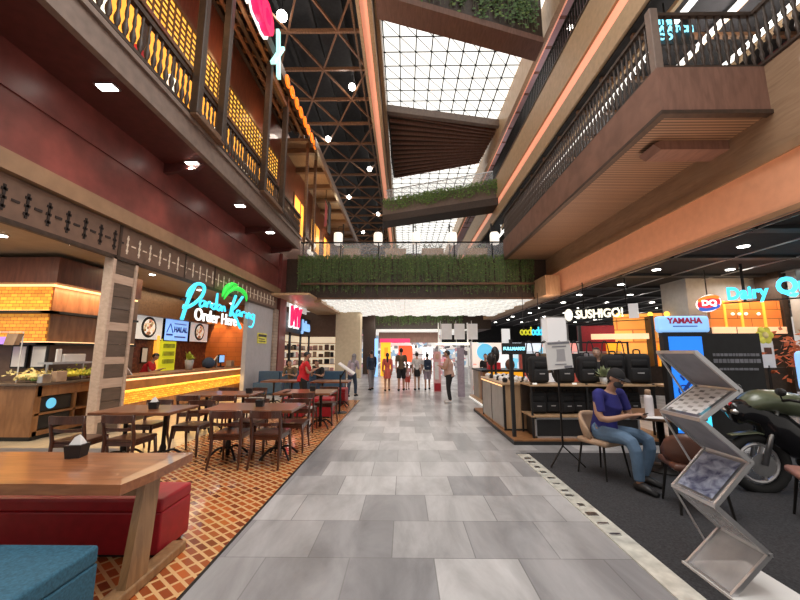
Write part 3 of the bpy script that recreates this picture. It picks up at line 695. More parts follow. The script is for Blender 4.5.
chair(-2.5, 5.37, 2, 'dark wooden chair with its back to us at front middle table, left one')
chair(-1.93, 5.38, -2, 'dark wooden chair with its back to us at front middle table, right one')
chair(-2.62, 6.2, 178, 'dark wooden chair on the far side of front middle table, left one')
chair(-1.85, 6.15, 183, 'dark wooden chair on the far side of front middle table, right one')
chair(-4.35, 4.95, 3, 'dark wooden chair behind the napkin holder of the foreground table')
chair(-3.72, 5.02, -3, 'dark wooden chair with its back to us, right one behind the foreground table')
chair(-4.2, 6.0, 180, 'dark wooden chair facing us on the far left of the table behind the foreground one')
chair(-3.42, 5.92, 182, 'dark wooden chair facing us on the far right of the table behind the foreground one')
chair(-4.1, 7.15, 0, 'dark wooden chair on the near left side of the table by the order counter')
chair(-3.42, 7.12, 3, 'dark wooden chair on the near right side of the table by the order counter')
chair(-4.05, 8.1, 180, 'dark wooden chair on the far left side of the table by the order counter')
chair(-3.38, 8.1, 180, 'dark wooden chair on the far right side of the table by the order counter')
chair(-2.05, 7.58, 4, 'dark wooden chair tucked under the second walkway table, near side')
chair(-1.8, 8.38, 176, 'dark wooden chair at the far side of the second walkway table')
chair(-2.75, 7.75, 90, 'dark wooden chair at the left end of the second walkway table')
# foreground table
t = thing('long_table', 'long solid wood foreground table on a board trestle leg', 'table', (-2.75, 2.74, 0))
mb = MB()
edge = [(-.98, -.36), (-.3, -.38), (.35, -.345), (.95, -.36), (.985, -.1), (.98, .37), (.3, .36), (-.4, .385), (-.98, .36)]
mb.prism([(x, y) for x, y in edge], .70, .765)
mb.build('tabletop', 'fg_wood', t)
for sx in (-.75, .86):
    l = MB().slab([(sx + .03, -.22, .05), (sx + .03, -.02, .05), (sx - .01, .1, .7), (sx - .01, -.06, .7)], .055).build('leg', 'leg_wood', t)
    MB().rbox(sx - .015, sx + .1, -.36, .42 if sx > 0 else .2, 0, .07, .012).build('foot', 'leg_wood', l)
MB().box(-.72, .84, -.04, .04, .58, .68).build('stretcher', 'leg_wood', t)
napkin_box('black napkin holder with white tissue on the foreground table', (-2.64, 2.98, .765), .2)
napkin_box('black napkin holder on the table behind the foreground one', (-3.75, 5.45, .76), .3)
napkin_box('black napkin holder on the front middle table', (-2.25, 5.7, .76), .1, False)
napkin_box('black napkin holder on the table by the order counter', (-3.2, 7.5, .76), .1, False)
napkin_box('black napkin holder on the second walkway table', (-2.0, 7.95, .76), .1, False)
def ottoman(name, label, x0, x1, y0, y1, h, mat, group):
    t = thing(name, label, 'bench', ((x0 + x1) / 2, (y0 + y1) / 2, 0), 0, group)
    a, b = (x1 - x0) / 2, (y1 - y0) / 2
    MB().rbox(-a, a, -b, b, .03, h - .1, .012).build('base', mat, t); MB().rbox(-a, a, -b, b, h - .1, h, .02, 3).build('cushion', mat, t)
    MB().box(-a + .04, a - .04, -b + .04, b - .04, 0, .03).build('plinth', 'black', t)
    return t
ottoman('bench', 'long red upholstered bench under the far side of the foreground table', -3.7, -1.92, 3.0, 3.4, .44, 'red_leather', None)
ottoman('bench', 'blue fabric bench in the bottom left corner', -3.3, -1.84, 1.75, 2.32, .45, 'blue_fabric', None)
ottoman('ottoman', 'red box ottoman beside the walkway near the menu stand', -2.35, -1.83, 11.3, 11.9, .46, 'red_leather', 'red ottomans')
ottoman('ottoman', 'red box ottoman behind the second walkway table, left one', -3.05, -2.5, 9.0, 9.5, .46, 'red_leather', 'red ottomans')
ottoman('ottoman', 'red box ottoman behind the second walkway table, right one', -2.3, -1.8, 9.0, 9.5, .46, 'red_leather', 'red ottomans')
# blue banquette
t = thing('banquette', 'long dark blue banquette running across below the juice shop', 'sofa', (-5.7, 13.6, 0))
MB().rbox(0, 3.4, 0, .55, .05, .45, .02).build('seat', 'navy_leather', t)
for k in range(4): MB().rbox(k * .85, k * .85 + .83, .5, .72, .42, .86, .03).build('back_cushion', 'navy_leather', t)
MB().box(0, 3.4, .72, .8, 0, .84).build('back_board', 'timber', t)
t = thing('menu_stand', 'black menu stand with a tilted white sheet by the walkway', 'menu stand', (-1.72, 9.75, 0))
MB().lathe([(.2, 0), (.2, .015), (.03, .03)], n=16).build('base', 'iron', t); MB().bar((0, 0, .02), (0, 0, 1.0), .035).bar((0, 0, .9), (.14, -.05, 1.12), .03).build('pole', 'iron', t)
MB().slab([(-.04, -.22, 1.28), (.38, -.22, 1.0), (.38, .1, 1.02), (-.04, .1, 1.3)], .03).build('menu_board', 'paper', t)

# ------------------------------------------------------------------ juice shop and far left
struct('wall_left_juice', MB().box(-7.2, -7.0, 17.3, 24, 0, 4.3), 'band_brown')
struct('wall_left_far_end', MB().box(-7.0, -4.3, 24, 24.2, 0, 4.3), 'band_brown')
gm = ['brown_leather', 'cloth_white', 'cardboard', 'cloth_black', 'cloth_tan', 'cloth_olive', 'cloth_pink']
for i, (x, y, rz_, w_) in enumerate(((-6.95, 17.6, PI / 2, 2.9), (-6.95, 20.7, PI / 2, 3.1), (-6.9, 23.95, 0, 2.4))):
    t = thing('display_shelf', ['lit goods shelf inside the juice shop window, nearest', 'lit goods shelf inside the juice shop window, second', 'lit goods shelf facing us at the far end of the juice shop'][i], 'shelf', (x, y, 0), rz_, 'lit shelves in the juice shop')
    d_ = -1
    MB().box(0, w_, -.05, 0, .3, 2.6).build('lit_panel', 'shelf_lit', t)
    for k in range(5): MB().box(0, w_, -.35, -.05, .35 + .45 * k, .39 + .45 * k).build('shelf_board', 'counter_wood', t)
    for k in range(24):
        a_ = .08 + (k % 6) * w_ / 6.2; z_ = .39 + .45 * (k // 6)
        MB().rbox(a_, a_ + random.uniform(.2, .36), -.3, -.1, z_, z_ + random.uniform(.18, .36), .03).build('goods', gm[(k * 5 + i) % 7], t)
t = thing('shop_sign', 'pink capital letters beside small blue lettering on a black shop fascia', 'sign', (-5.7, 17.3, 2.6))
MB().box(-.2, -.1, 0, 4.6, 0, .95).build('fascia', 'black', t)
text('lettering', 'MY', 1.35, 'neon_pink', t, (.05, 1.15, .75), WALLROT, .05, .05, sx=.95)
text('lettering_outline', 'MY', 1.4, 'text_white', t, (.0, 1.15, .75), WALLROT, .02, .12, sx=.95)
text('lettering', 'Juice', .8, 'pale_blue', t, (.05, 3.1, .45), WALLROT, .04, .04)
MB().box(-.05, 0, 1.0, 3.3, 1.15, 1.5).build('light_box', 'dull_white', t)
for i, y in enumerate((18.3, 20.2, 22)):
    tag(MB().box(-5.95, -5.85, y, y + .12, 0, 2.6).build('shopfront_post', 'black'), ['nearest thin black post of the juice shop window', 'middle thin black post of the juice shop window', 'farthest thin black post of the juice shop window'][i], 'post', 'juice shop posts')
area('juice_lamp', (-5.6, 20, 2.4), 1, 30, (1, .9, .8), sy=4)
struct('wall_left_column', MB().box(-4.3, -2.75, 22.3, 23.3, 0, 4.1), 'cream_wall')
struct('wall_left_pillar', MB().box(-3.05, -2.15, 26.5, 27.4, 0, 4.6), 'dark_timber')
struct('trim_7', MB().box(-5.9, -4.2, 15.5, 25, 4.1, 4.2).box(-4.4, -4.05, 17.2, 25.2, 4.0, 4.25), 'light_wood')
tag(MB().box(-3.75, -3.2, 26.6, 26.7, 0, 3.6).build('purple_screen', 'violet'), 'tall violet lit screen between cream column and brown pillar', 'screen')

# ------------------------------------------------------------------ bridges
def vines(name, label, x0, x1, y, ztop, lmin, lmax, n, leafw=.075, mats=('leaf', 'leaf_bright', 'stem'), ynoise=.12, fn=None):
    mb = MB()
    for k in range(n):
        f = random.random(); x = x0 + (x1 - x0) * f; yy = (fn(f) if fn else y) - random.uniform(0, ynoise); l = random.uniform(lmin, lmax)
        zt = ztop + random.uniform(-.05, .12)
        mb.use(2); mb.bar((x, yy, zt), (x + random.uniform(-.05, .05), yy, zt - l), .012)
        for j in range(int(l / .07)):
            z = zt - j * .07 - random.uniform(0, .06)
            if random.random() < (1.1 - .75 * (j * .07 / l)):
                a = random.uniform(0, PI); s_ = leafw * random.uniform(.6, 1.3)
                d = Vector((math.cos(a) * s_, -abs(math.sin(a)) * s_ * .6, random.uniform(-1, .3) * s_)); e = Vector((-d.z, -.02, d.x)) * .35
                p = Vector((x, yy, z)); mb.use(0 if random.random() < .8 else 1)
                mb.add([p, p + d * .5 + e, p + d, p + d * .5 - e], [(0, 1, 2, 3)])
    return tag(mb.build(name, list(mats)), label, 'hanging plants', None, 'stuff')
struct('ceiling', MB().box(-5.9, 6.95, 17.2, 25, 5.4, 6.2).box(-5.9, 6.95, 17.05, 17.25, 4.2, 6.15), 'dark_timber')
struct('trim_8', MB().box(-5.0, 6.95, 16.85, 17.05, 4.82, 4.92).box(-5.0, 6.95, 16.9, 17.05, 4.12, 4.2), 'timber')
vines('hanging_vines', 'thick curtain of hanging vines along the front of the first bridge', -5.2, 6.3, 17.0, 6.25, .8, 1.95, 760)
t = thing('luminous_ceiling', 'glowing white wavy panel ceiling under the first bridge', 'ceiling light', (0, 0, 4.12))
mb = MB()
for i in range(13):
    for j in range(40):
        x = -4.1 + j * .26
        mb.box(x, x + .235, 17.2 + i * .6, 17.70 + i * .6, .05 * math.sin(j * 1.3 + i * 2), .1)
mb.build('light_panel', 'led_white', t)
MB().box(-4.3, 6.5, 17.1, 25.1, .1, .2).build('tray', 'grey_ink', t)
# right & left sides of the bridge mouth
struct('trim_9', MB().box(6.3, 6.95, 15.6, 30, 4.12, 5.0), 'light_wood')
# second bridge
struct('ceiling', MB().box(-5.9, 6.9, 28.2, 36, 3.4, 5.2), 'dark_timber')
struct('trim_18', MB().box(-2.2, 3.0, 31, 31.2, 2.4, 3.3), 'brown_fascia')
vines('hanging_vines', 'hanging vines along the second bridge deeper in the hall', -3.0, 4.6, 28.1, 5.0, .8, 1.4, 260, .1)
tag(MB().box(-3, 5, 28.3, 36, 3.3, 3.4).build('luminous_ceiling', 'led_white'), 'glowing white ceiling panel under the second bridge', 'ceiling light')
# bridge deck furniture: glass rail, planters, lantern posts
t = thing('glass_railing', 'glass railing with a dark top rail on the first bridge', 'railing', (0, 17.3, 6.2))
MB().box(-5.2, 6.6, -.03, .03, .84, .9).build('top_rail', 'iron', t)
for k in range(7): MB().box(-5.1 + k * 1.9, -5.05 + k * 1.9, -.02, .02, 0, .85).build('post', 'iron', t)
MB().box(-5.2, 6.6, -.008, .008, .05, .84).build('glass_pane', 'glassy', t)
PX = [(-2.95, 'tan planter box on the first bridge, leftmost of four'), (-.45, 'tan planter box on the first bridge, second from left'), (1.55, 'tan planter box on the first bridge, third from left'), (3.85, 'tan planter box on the first bridge, rightmost of four')]
for k, (x, lb) in enumerate(PX):
    t = thing('planter_box', lb, 'planter', (x, 18.6, 6.2), 0, 'planters on the first bridge')
    MB().add([(-.5, -.3, 0), (.5, -.3, 0), (.5, .3, 0), (-.5, .3, 0), (-.58, -.35, .85), (.58, -.35, .85), (.58, .35, .85), (-.58, .35, .85)], [(0, 3, 2, 1), (4, 5, 6, 7), (0, 1, 5, 4), (1, 2, 6, 5), (2, 3, 7, 6), (3, 0, 4, 7)]).build('box', 'light_wood', t)
    mb = MB()
    for q in range(60):
        p = Vector((random.uniform(-.5, .5), random.uniform(-.3, .3), .85 + random.uniform(0, .25))); d = Vector((random.uniform(-1, 1), random.uniform(-1, 1), random.uniform(0, 1))) * .12; e = d.orthogonal().normalized() * .03
        mb.add([p - d, p + e, p + d, p - e], [(0, 1, 2, 3)])
    mb.build('foliage', 'leaf', t)
for k, x in enumerate((-3.45, -1.35, .65, 2.55, 4.75)):
    t = thing('lantern_post', f'white cylinder lantern on a dark post on the first bridge, {["leftmost", "second from left", "middle one", "second from right", "rightmost"][k]}', 'lamp', (x, 18.0, 6.2), 0, 'lanterns on the first bridge')
    MB().bar((-.16 if k > 1 else .25, 0, 0), (-.16 if k > 1 else .25, 0, 2.1), .07).bar((-.16 if k > 1 else .25, 0, 1.95), (0, 0, 1.95), .04).build('post', 'iron', t)
    MB().lathe([(.1, .95), (.22, 1.0), (.24, 1.2), (.24, 1.5), (.2, 1.6), (.08, 1.64)], n=16).build('lantern_shade', 'lamp_soft', t, True)
    MB().bar((0, 0, 1.62), (0, 0, 1.95), .02).build('cord', 'iron', t)
t = thing('white_lamps', 'cluster of white globe lamps at the left end of the first bridge', 'lamp', (-4.9, 17.9, 6.2))
for q in range(5): MB().ball((random.uniform(-.3, .5), random.uniform(0, .4), .3 + q * .16), .13, 10, 7).build('globe', 'lamp_soft', t, True)
MB().bar((0, .2, 0), (0, .2, .9), .04).build('stand', 'iron', t)
# level 3 bridge (slanting)
def oblique(name, a, b, z0, z1, th, mat):
    return MB().add([(a[0], a[1], z0), (b[0], b[1], z0), (b[0], b[1] + th, z0), (a[0], a[1] + th, z0), (a[0], a[1], z1), (b[0], b[1], z1), (b[0], b[1] + th, z1), (a[0], a[1] + th, z1)],
                    [(0, 3, 2, 1), (4, 5, 6, 7), (0, 1, 5, 4), (1, 2, 6, 5), (2, 3, 7, 6), (3, 0, 4, 7)]).build(name, mat)
o = oblique('ceiling', (-1.6, 25.6), (7.0, 22.3), 11.75, 12.9, 1.4, 'greybrown'); o['kind'] = 'structure'
o = oblique('ceiling', (-1.6, 25.4), (7.0, 22.1), 11.25, 11.75, 1.5, 'dark_timber'); o['kind'] = 'structure'
vines('hanging_vines', 'bright green trailing plants on the slanting upper bridge', -1.5, 6.9, 0, 13.0, .4, 1.1, 260, .14, ('leaf_bright', 'leaf', 'stem'), .15, lambda f: 25.45 - 3.3 * f)
t = thing('glass_railing', 'glass rail above the trailing plants on the slanting upper bridge', 'railing')
MB().slab([(-1.4, 26.2, 12.9), (6.6, 23.2, 12.9), (6.6, 23.2, 14.1), (-1.4, 26.2, 14.1)], .02).build('glass_pane', 'glassy', t); MB().bar((-1.4, 26.2, 14.1), (6.6, 23.2, 14.1), .06).build('top_rail', 'alu', t)
# level 4 bridge
o = oblique('ceiling', (-1.15, 12.45), (6.6, 14.85), 16.0, 16.3, 1.1, 'brown_fascia'); o['kind'] = 'structure'
o = oblique('ceiling', (-1.15, 12.5), (6.6, 14.9), 16.3, 18.6, .2, 'dark_timber'); o['kind'] = 'structure'
vines('hanging_vines', 'dark trailing plants on the highest bridge at the top edge', -1.5, 6.3, 0, 18.2, .6, 2.0, 170, .16, fn=lambda f: 12.55 + 2.27 * f - .1)
# timber vault soffit
mb = MB()
mb.prism([(-1.15, 22.1), (7.0, 23.8), (6.6, 29.3), (-1.0, 32)], 18.1, 18.3)
o = struct('ceiling', mb, 'dark_timber')
t = thing('slat_soffit', 'fan of dark timber slats on the soffit between the skylights', 'soffit')
for k in range(14):
    f = k / 13
    MB().bar((-1.0 + .2 * f, 22.6 + 9 * f, 18.02), (6.9 - .3 * f, 24.6 + 4.4 * f, 18.02), .14, .2).build('slat', 'brown_fascia', t)
struct('trim_10', MB().bar((-1.15, 22.1, 18.0), (7.0, 23.8, 18.0), .35, .5), 'greybrown')
# skylight
t = thing('skylight', 'long bright white skylight with a thin dark diagonal grid', 'skylight', (0, 0, 18.6))
MB().box(-1.3, 14, 10, 62, 0, .05).build('glazing', 'skylight', t)
mb = MB()
x = -1.1
while x < 9: mb.box(x - .03, x + .03, 10, 62, -.1, -.02); x += .9
t_ = MB(); y = 10
while y < 60: t_.box(-1.2, 12, y - .02, y + .02, -.08, -.04); y += 1.0
mb.build('glazing_bar', 'iron', t); t_.build('cross_bar', 'iron', t)
mb = MB()
for i in range(52):
    for j in range(9):
        x = -1.1 + j * .9; y = 10 + i * 1.0
        mb.bar((x, y, -.05), (x + .9, y + 1.0, -.05), .025)
mb.build('diagonal_bar', 'iron', t)
# left atrium beam
struct('trim_11', MB().box(-2.1, -1.95, 2, 60, 16.7, 18.6).box(-1.6, -1.4, 2, 60, 16.7, 18.6).box(-1.35, -1.15, 2, 60, 17.4, 18.6), 'light_wood')
struct('trim_12', MB().box(-1.95, -1.6, 2, 60, 16.9, 17.05), 'pink_led')
# dark truss ceiling
struct('ceiling', MB().box(-12, -2.1, 2, 60, 18.4, 18.6), 'black_ceiling')
t = thing('roof_truss', 'brown lattice roof truss under the black ceiling at upper left', 'truss')
rows = [10.4 + 2.35 * k for k in range(20)]
MB().bar((-2.35, 4, 17), (-2.35, 60, 17), .1, .16).build('chord', 'timber', t)
for yk in rows: MB().bar((-9.5, yk, 17), (-2.1, yk, 17), .12, .18).build('cross_beam', 'rafter', t)
for k in range(19):
    mb = MB()
    for j in range(6):
        x = -2.0 - 1.2 * j - (0 if k % 2 else 0)
        if (k + j) % 2: mb.bar((x, rows[k], 17), (x - 1.2, rows[k + 1], 17), .08, .12)
        else: mb.bar((x - 1.2, rows[k], 17), (x, rows[k + 1], 17), .08, .12)
    mb.build('diagonal', 'rafter', t)
for k in range(5): MB().bar((-3 - k * 1.5, 6, 17.9), (-3 - k * 1.5, 60, 17.9), .18, .3).build('duct_beam', 'black_ceiling', t)
for i, (x, y) in enumerate(((-5.63, 14.3), (-3.03, 18.78), (-5.53, 23.9), (-2.91, 28.23), (-5.5, 33.71), (-2.91, 38.18), (-5.3, 44.22))):
    t = thing('pendant_spotlight', f'bright white round lamp among the roof trusses, {["nearest", "second nearest", "third nearest", "fourth nearest", "fifth nearest", "sixth nearest", "farthest"][i]} of seven', 'light', (x, y, 17), 0, 'lamps among the trusses')
    MB().ball((0, 0, 0), .24 if i == 0 else .2, 12, 8).build('lamp_globe', 'lamp', t, True); MB().bar((0, 0, .2), (0, 0, 1.4), .04).build('rod', 'black', t)
for y in (9, 14, 20): point('truss_fill', (-3.8, y, 14.5), 160, (1, .82, .7), .3)

# ------------------------------------------------------------------ right side structure
XR = 6.95
struct('wall_right_cove', MB().box(7.05, 7.25, 1, 40, 4.16, 5.4), 'pinkish_glow')
struct('wall_right', MB().box(XR, XR + .15, 1, 40, 5.33, 7.05), 'olive_wood')
struct('trim_13', MB().box(XR - .03, XR + .02, 1, 40, 5.19, 5.36).box(7.0, 7.1, 1, 40, 4.12, 4.22), 'tan_beam')
tag(MB().box(7.0, 7.04, 1, 40, 5.30, 5.33).build('cove_light', 'led_warm'), 'warm strip light hidden above the peach band on the right', 'light')
for y in (4, 9, 14): area('cove_wash', (6.6, y, 3.6), .2, 45, (1, .62, .42), (0, R(140), 0), 4.5)
# projecting balcony bay
bay = MB().box(4.9, 5.05, 6.35, 17, 6.1, 7.05).box(4.9, 6.95, 6.2, 6.35, 6.1, 7.05)
struct('wall_right_bay', bay, 'brown_fascia')
struct('ceiling', MB().box(5.02, 7.0, 6.3, 17, 6.08, 6.16), 'rib_soffit')
struct('ceiling', MB().box(5.05, 6.96, 6.35, 17, 6.85, 7.0).box(6.96, 22, 2, 40, 6.85, 7.0), 'greybrown')
struct('trim_14', MB().box(4.86, 5.0, 6.3, 17, 6.04, 6.12).box(4.86, 6.95, 6.16, 6.3, 6.04, 6.12), 'dark_timber')
tag(MB().prism([(5.35, 6.0), (5.5, 5.88), (6.95, 5.88), (6.95, 6.09), (5.5, 6.09)], 0, .5).build('bracket', 'brown_fascia', loc=(0, 7.6, 0), rot=(PI / 2, 0, 0)), 'brown pointed bracket under the right balcony bay', 'bracket')
def turned_railing(label, pts, z, n_main, name='balcony_railing'):
    t = thing(name, label, 'railing', (0, 0, z))
    tot = 0; prof = [(.02, 0), (.02, .15), (.04, .25), (.02, .36), (.05, .48), (.022, .6), (.045, .72), (.02, .82), (.035, .92), (.02, 1.02), (.02, 1.2)]
    proto = None; cnt = 0; rest = MB()
    for (a, b) in zip(pts[:-1], pts[1:]):
        a = Vector((*a, 0)); b = Vector((*b, 0)); L_ = (b - a).length
        MB().bar(a + Vector((0, 0, 1.22)), b + Vector((0, 0, 1.22)), .09, .07).build('handrail', 'dark_timber', t)
        MB().bar(a + Vector((0, 0, .06)), b + Vector((0, 0, .06)), .06, .05).build('bottom_rail', 'dark_timber', t)
        k = int(L_ / .155)
        for i in range(k):
            p = a.lerp(b, (i + .5) / k)
            if cnt < 98:
                if proto is None: proto = MB().lathe(prof, n=6).build('baluster', 'dark_timber', t, True); c = proto
                else: c = proto.copy(); COL.objects.link(c)
                c.location = p; cnt += 1
            else: rest.lathe([(r, zz) for r, zz in prof], p, 5)
    if rest.v:
        o = rest.build('baluster_run', 'dark_timber', t); o['kind'] = 'stuff'
    return t
turned_railing('dark turned-baluster railing around the projecting right balcony', [(XR, 3.0), (XR, 6.28), (4.98, 6.28), (4.98, 17)], 7.05, 90)
tag(MB().rbox(4.9, 5.06, 6.22, 6.38, 7.05, 8.4, .015).build('corner_post', 'greybrown'), 'grey brown corner post of the right balcony railing', 'post')
# interior behind the right balcony
struct('ceiling', MB().box(6.3, 22, 2, 40, 10.45, 10.6), 'black_ceiling')
struct('wall_right_upper', MB().box(11, 11.2, 2, 40, 7, 10.5), 'dark_maroon')
for i in range(9):
    y = 4 + i * 2.6
    t = thing('lit_shopfront', f'bright white shop window behind the right balcony rail, number {i + 1} from the camera', 'shop window', (11, y, 7.05), 0, 'shop windows on the right upper floor')
    MB().box(-.04, 0, 0, 2.0, .2, 2.3).build('lit_panel', 'hot_white' if i % 2 else 'text_warm', t); MB().box(-.08, 0, -.1, 0, 0, 2.5).box(-.08, 0, 2.0, 2.1, 0, 2.5).box(-.08, 0, 0, 2.0, 2.3, 2.5).build('shop_frame', 'black', t)
for i, x in enumerate((6.75, 7.9, 9.2)):
    tag(MB().box(x, x + .14, 5, 26, 9.75, 9.82).bar((x + .07, 6, 9.8), (x + .07, 6, 10.45), .03).bar((x + .07, 24, 9.8), (x + .07, 24, 10.45), .03).build('strip_light', 'hot_white'), ['long white strip light over the right upper floor, right behind the rail', 'long white strip light over the right upper floor, middle one', 'long white strip light over the right upper floor, farther from the rail'][i], 'light', 'right upper strip lights')
t = thing('ceiling_track', 'dark ceiling grid of rails over the right upper floor', 'ceiling grid', (0, 0, 10.3))
for k in range(10): MB().box(6.4, 14, 4 + k * 1.6, 4.12 + k * 1.6, 0, .12).build('rail', 'timber', t)
for k in range(4): MB().box(6.8 + k * 1.6, 6.9 + k * 1.6, 3, 24, -.12, 0).build('rail', 'cream_fascia', t)
t = thing('hanging_sign', 'small pale blue lit sign of three lines above the right balcony', 'sign', (6.6, 7.9, 9.28))
for k, s_ in enumerate(('THE', 'WATCH', 'CO.')): text('lettering', s_, .24, 'led_text', t, (-.28, -.05, .5 - .22 * k), (PI / 2, 0, 0), .01, .008, align='LEFT')
MB().box(-.34, .62, 0, .04, -.1, .68).build('backboard', 'black', t); MB().bar((0, .02, .68), (0, .02, 1.1), .03).build('hanger', 'iron', t)
for y in (8, 14): point('upper_right_fill', (8.5, y, 9.5), 150, (1, .9, .85), .3)
# level 3 fascia
struct('wall_right_level', MB().box(6.2, 6.5, 2, 40, 10.5, 11.2).box(6.2, 6.5, 2, 40, 11.75, 13.3).box(6.36, 6.5, 2, 40, 11.2, 11.75), 'cream_fascia')
struct('trim_15', MB().box(6.26, 6.35, 2, 40, 11.22, 11.7), 'pink_led')
struct('ceiling', MB().box(6.2, 14, 2, 40, 13.2, 13.35), 'greybrown')
t = thing('metal_railing', 'dark slatted metal railing on the highest right gallery', 'railing', (6.25, 0, 13.3))
MB().box(-.04, .04, 4, 34, .88, .95).build('top_rail', 'iron', t); MB().box(-.02, .02, 4, 34, .05, .1).build('bottom_rail', 'iron', t)
b0 = None
for k in range(98):
    if b0 is None: b0 = MB().box(-.02, .02, -.05, .05, .1, .88).build('picket', 'iron', t); c = b0
    else: c = b0.copy(); COL.objects.link(c)
    c.location = (0, 9.5 + k * .2, 0)
struct('ceiling', MB().box(7.1, 12, 2, 60, 17.4, 17.6), 'mauve')
t = thing('ceiling_ribs', 'thin dark ribs across the mauve ceiling at upper right', 'ribs', (0, 0, 17.36))
for k in range(22): MB().box(7.2, 12, 8 + k * 1.7, 8.15 + k * 1.7, 0, .05).build('rib', 'brown_fascia', t)
struct('wall_right_top', MB().box(12, 12.2, 2, 60, 13, 17.6), 'mauve')
struct('trim_16', MB().box(6.9, 7.15, 2, 60, 16.9, 18.6), 'light_wood')
struct('trim_17', MB().box(7.16, 7.24, 2, 60, 16.95, 17.3), 'pink_led')
for y in (12, 18, 26): point('mauve_fill', (8.5, y, 15.5), 70, (1, .9, .95), .3)
downlight((8.2, 15.4, 17.4), 'round white lamp in the mauve ceiling at upper right', .2, None)
# dark ceiling over the right food hall
struct('ceiling', MB().box(7.2, 30, 1, 40, 4.3, 4.45), 'black_ceiling')
t = thing('ceiling_grid', 'thin pale lines of the black ceiling grid over the right food hall', 'ceiling grid', (0, 0, 4.22))
for k in range(9): MB().box(7.6 + k * 1.7, 7.63 + k * 1.7, 3, 36, 0, .03).build('grid_rail', 'alu', t)
for k in range(8): MB().box(7.2, 24, 5 + k * 2.4, 5.3 + k * 2.4, 0, .08).build('duct', 'black', t)
DL = []
for i in range(11):
    for j in range(4): DL.append((8.3 + 2.4 * j + .4 * (i % 2), 6.3 + i * 2.6))
for x, y in DL:
    downlight((x, y, 4.3), 'round white downlight in the black ceiling over the right food hall', .15, 'food hall downlights')
for (x, y) in ((8.5, 6), (10, 9), (8.5, 13), (12, 12)): area('hall_lamp', (x, y, 4.1), .6, 45, (1, .93, .85))

# ------------------------------------------------------------------ right: stall with bags
t = thing('stall_platform', 'low wooden platform under the bag stall, edged in black', 'platform', (1.92, 6.5, 0))
MB().box(0, 2.9, 0, 3.6, 0, .085).build('deck', 'counter_wood', t); MB().box(-.012, 2.9, -.012, 0, 0, .06).box(-.012, 0, 0, 3.6, 0, .06).build('edge', 'black', t)
t = thing('display_cabinet', 'wooden display cabinet with grey doors topped with small white goods', 'cabinet', (1.98, 7.25, .085))
MB().box(0, .62, 0, 1.9, 0, .86).build('body', 'light_wood', t)
for k in range(2): MB().box(-.02, 0, .06 + k * .92, .94 + k * .92, .04, .82).build('door', 'concrete', t)
for a_ in ((-.025, .62, -.02, .0, 0, .03), (-.025, .02, -.02, 0, .03, .86), (.6, .62, -.02, 0, .03, .86), (-.025, -.02, .96, .98, 0, .86), (-.025, 0, 1.86, 1.9, 0, .86)): MB().box(*a_).build('black_trim', 'black', t)
MB().rbox(-.05, .66, -.04, 1.95, .86, .91, .01, 1).build('worktop', 'light_wood', t)
MB().box(-.045, -.035, 0, 1.9, .84, .86).build('led_strip', 'led_warm', t)
k = 0
for i in range(9):
    for j in range(3):
        x = 2.06 + j * .2 + random.uniform(-.03, .03); y = 7.35 + i * .19 + random.uniform(-.03, .03)
        o = MB().ball((0, 0, .05), (.07, .045, .05), 8, 5).lathe([(.05, 0), (.05, .02)], n=8).build('display_item', 'white' if (i + j) % 3 else 'black', None, True)
        o.location = (x, y, .995); o.rotation_euler = (0, 0, random.uniform(0, 3)); tag(o, ('small white' if (i + j) % 3 else 'small black') + ' rounded item among those on the wooden display cabinet', 'goods', 'small goods on the display cabinet')
for i, (x, y, h) in enumerate(((2.15, 8.9, .6), (2.4, 8.2, .45), (2.3, 9.1, .75))):
    t = thing('mannequin_head', ['dark display head on the wooden cabinet, rear left', 'dark display head on the wooden cabinet, front right', 'tall dark display stand at the rear of the wooden cabinet'][i], 'display', (x, y, .995), 0, 'display heads on the cabinet')
    MB().lathe([(.08, 0), (.03, .03), (.03, h * .5)], n=10).build('stand', 'black', t); MB().ball((0, 0, h * .72), (.11, .11, h * .28), 10, 8).build('head', ['hair', 'brown_leather', 'black'][i], t, True)
# LED sign post
t = thing('sign_post', 'black post holding a small cyan LED sign on the bag stall platform', 'sign', (2.0, 6.75, .085))
MB().box(-.03, .03, -.03, .03, 0, 1.75).build('post', 'black', t)
MB().box(-.17, .26, -.06, .0, 1.47, 1.68).build('sign_case', 'black', t); MB().box(-.15, .0, -.0, .04, 1.68, 1.95).build('white_plate', 'dull_white', t)
text('lettering', 'FULLMARKS', .075, 'led_text', t, (.045, -.065, 1.575), (PI / 2, 0, 0), .003, .004)
# shelf unit with backpacks
t = thing('shelf_unit', 'black framed shelf unit holding the backpacks', 'shelf', (2.3, 6.62, .085))
for x in (0, 1.0, 2.2):
    for y in (0, .55): MB().box(x - .015, x + .015, y - .015, y + .015, 0, .95).build('upright', 'black', t)
MB().box(-.02, 2.24, -.02, .58, .9, .93).build('shelf_board', 'light_wood', t); MB().box(-.02, 2.24, -.02, .58, .36, .39).build('shelf_board', 'light_wood', t); MB().box(-.02, 2.24, .5, .56, .39, .9).build('back_panel', 'dark_timber', t)
for k in range(3): MB().box(.05 + k * .72, .12 + k * .72, .02, .06, .93, .955).build('price_light', 'led_white', t)
for k in range(2):
    b = thing('storage_box', ['black storage box with silver edges at the stall front, left one', 'black storage box with silver edges at the stall front, right one'][k], 'box', (2.34 + k * .98, 6.64, .085), 0, 'storage boxes under the bag stall')
    MB().box(.02, .86, 0, .5, .02, .34).build('body', 'black', b)
    MB().box(0, .88, -.015, .01, 0, .03).box(0, .88, -.015, .01, .32, .35).box(0, .03, -.015, .01, 0, .35).box(.85, .88, -.015, .01, 0, .35).build('edge', 'alu', b)
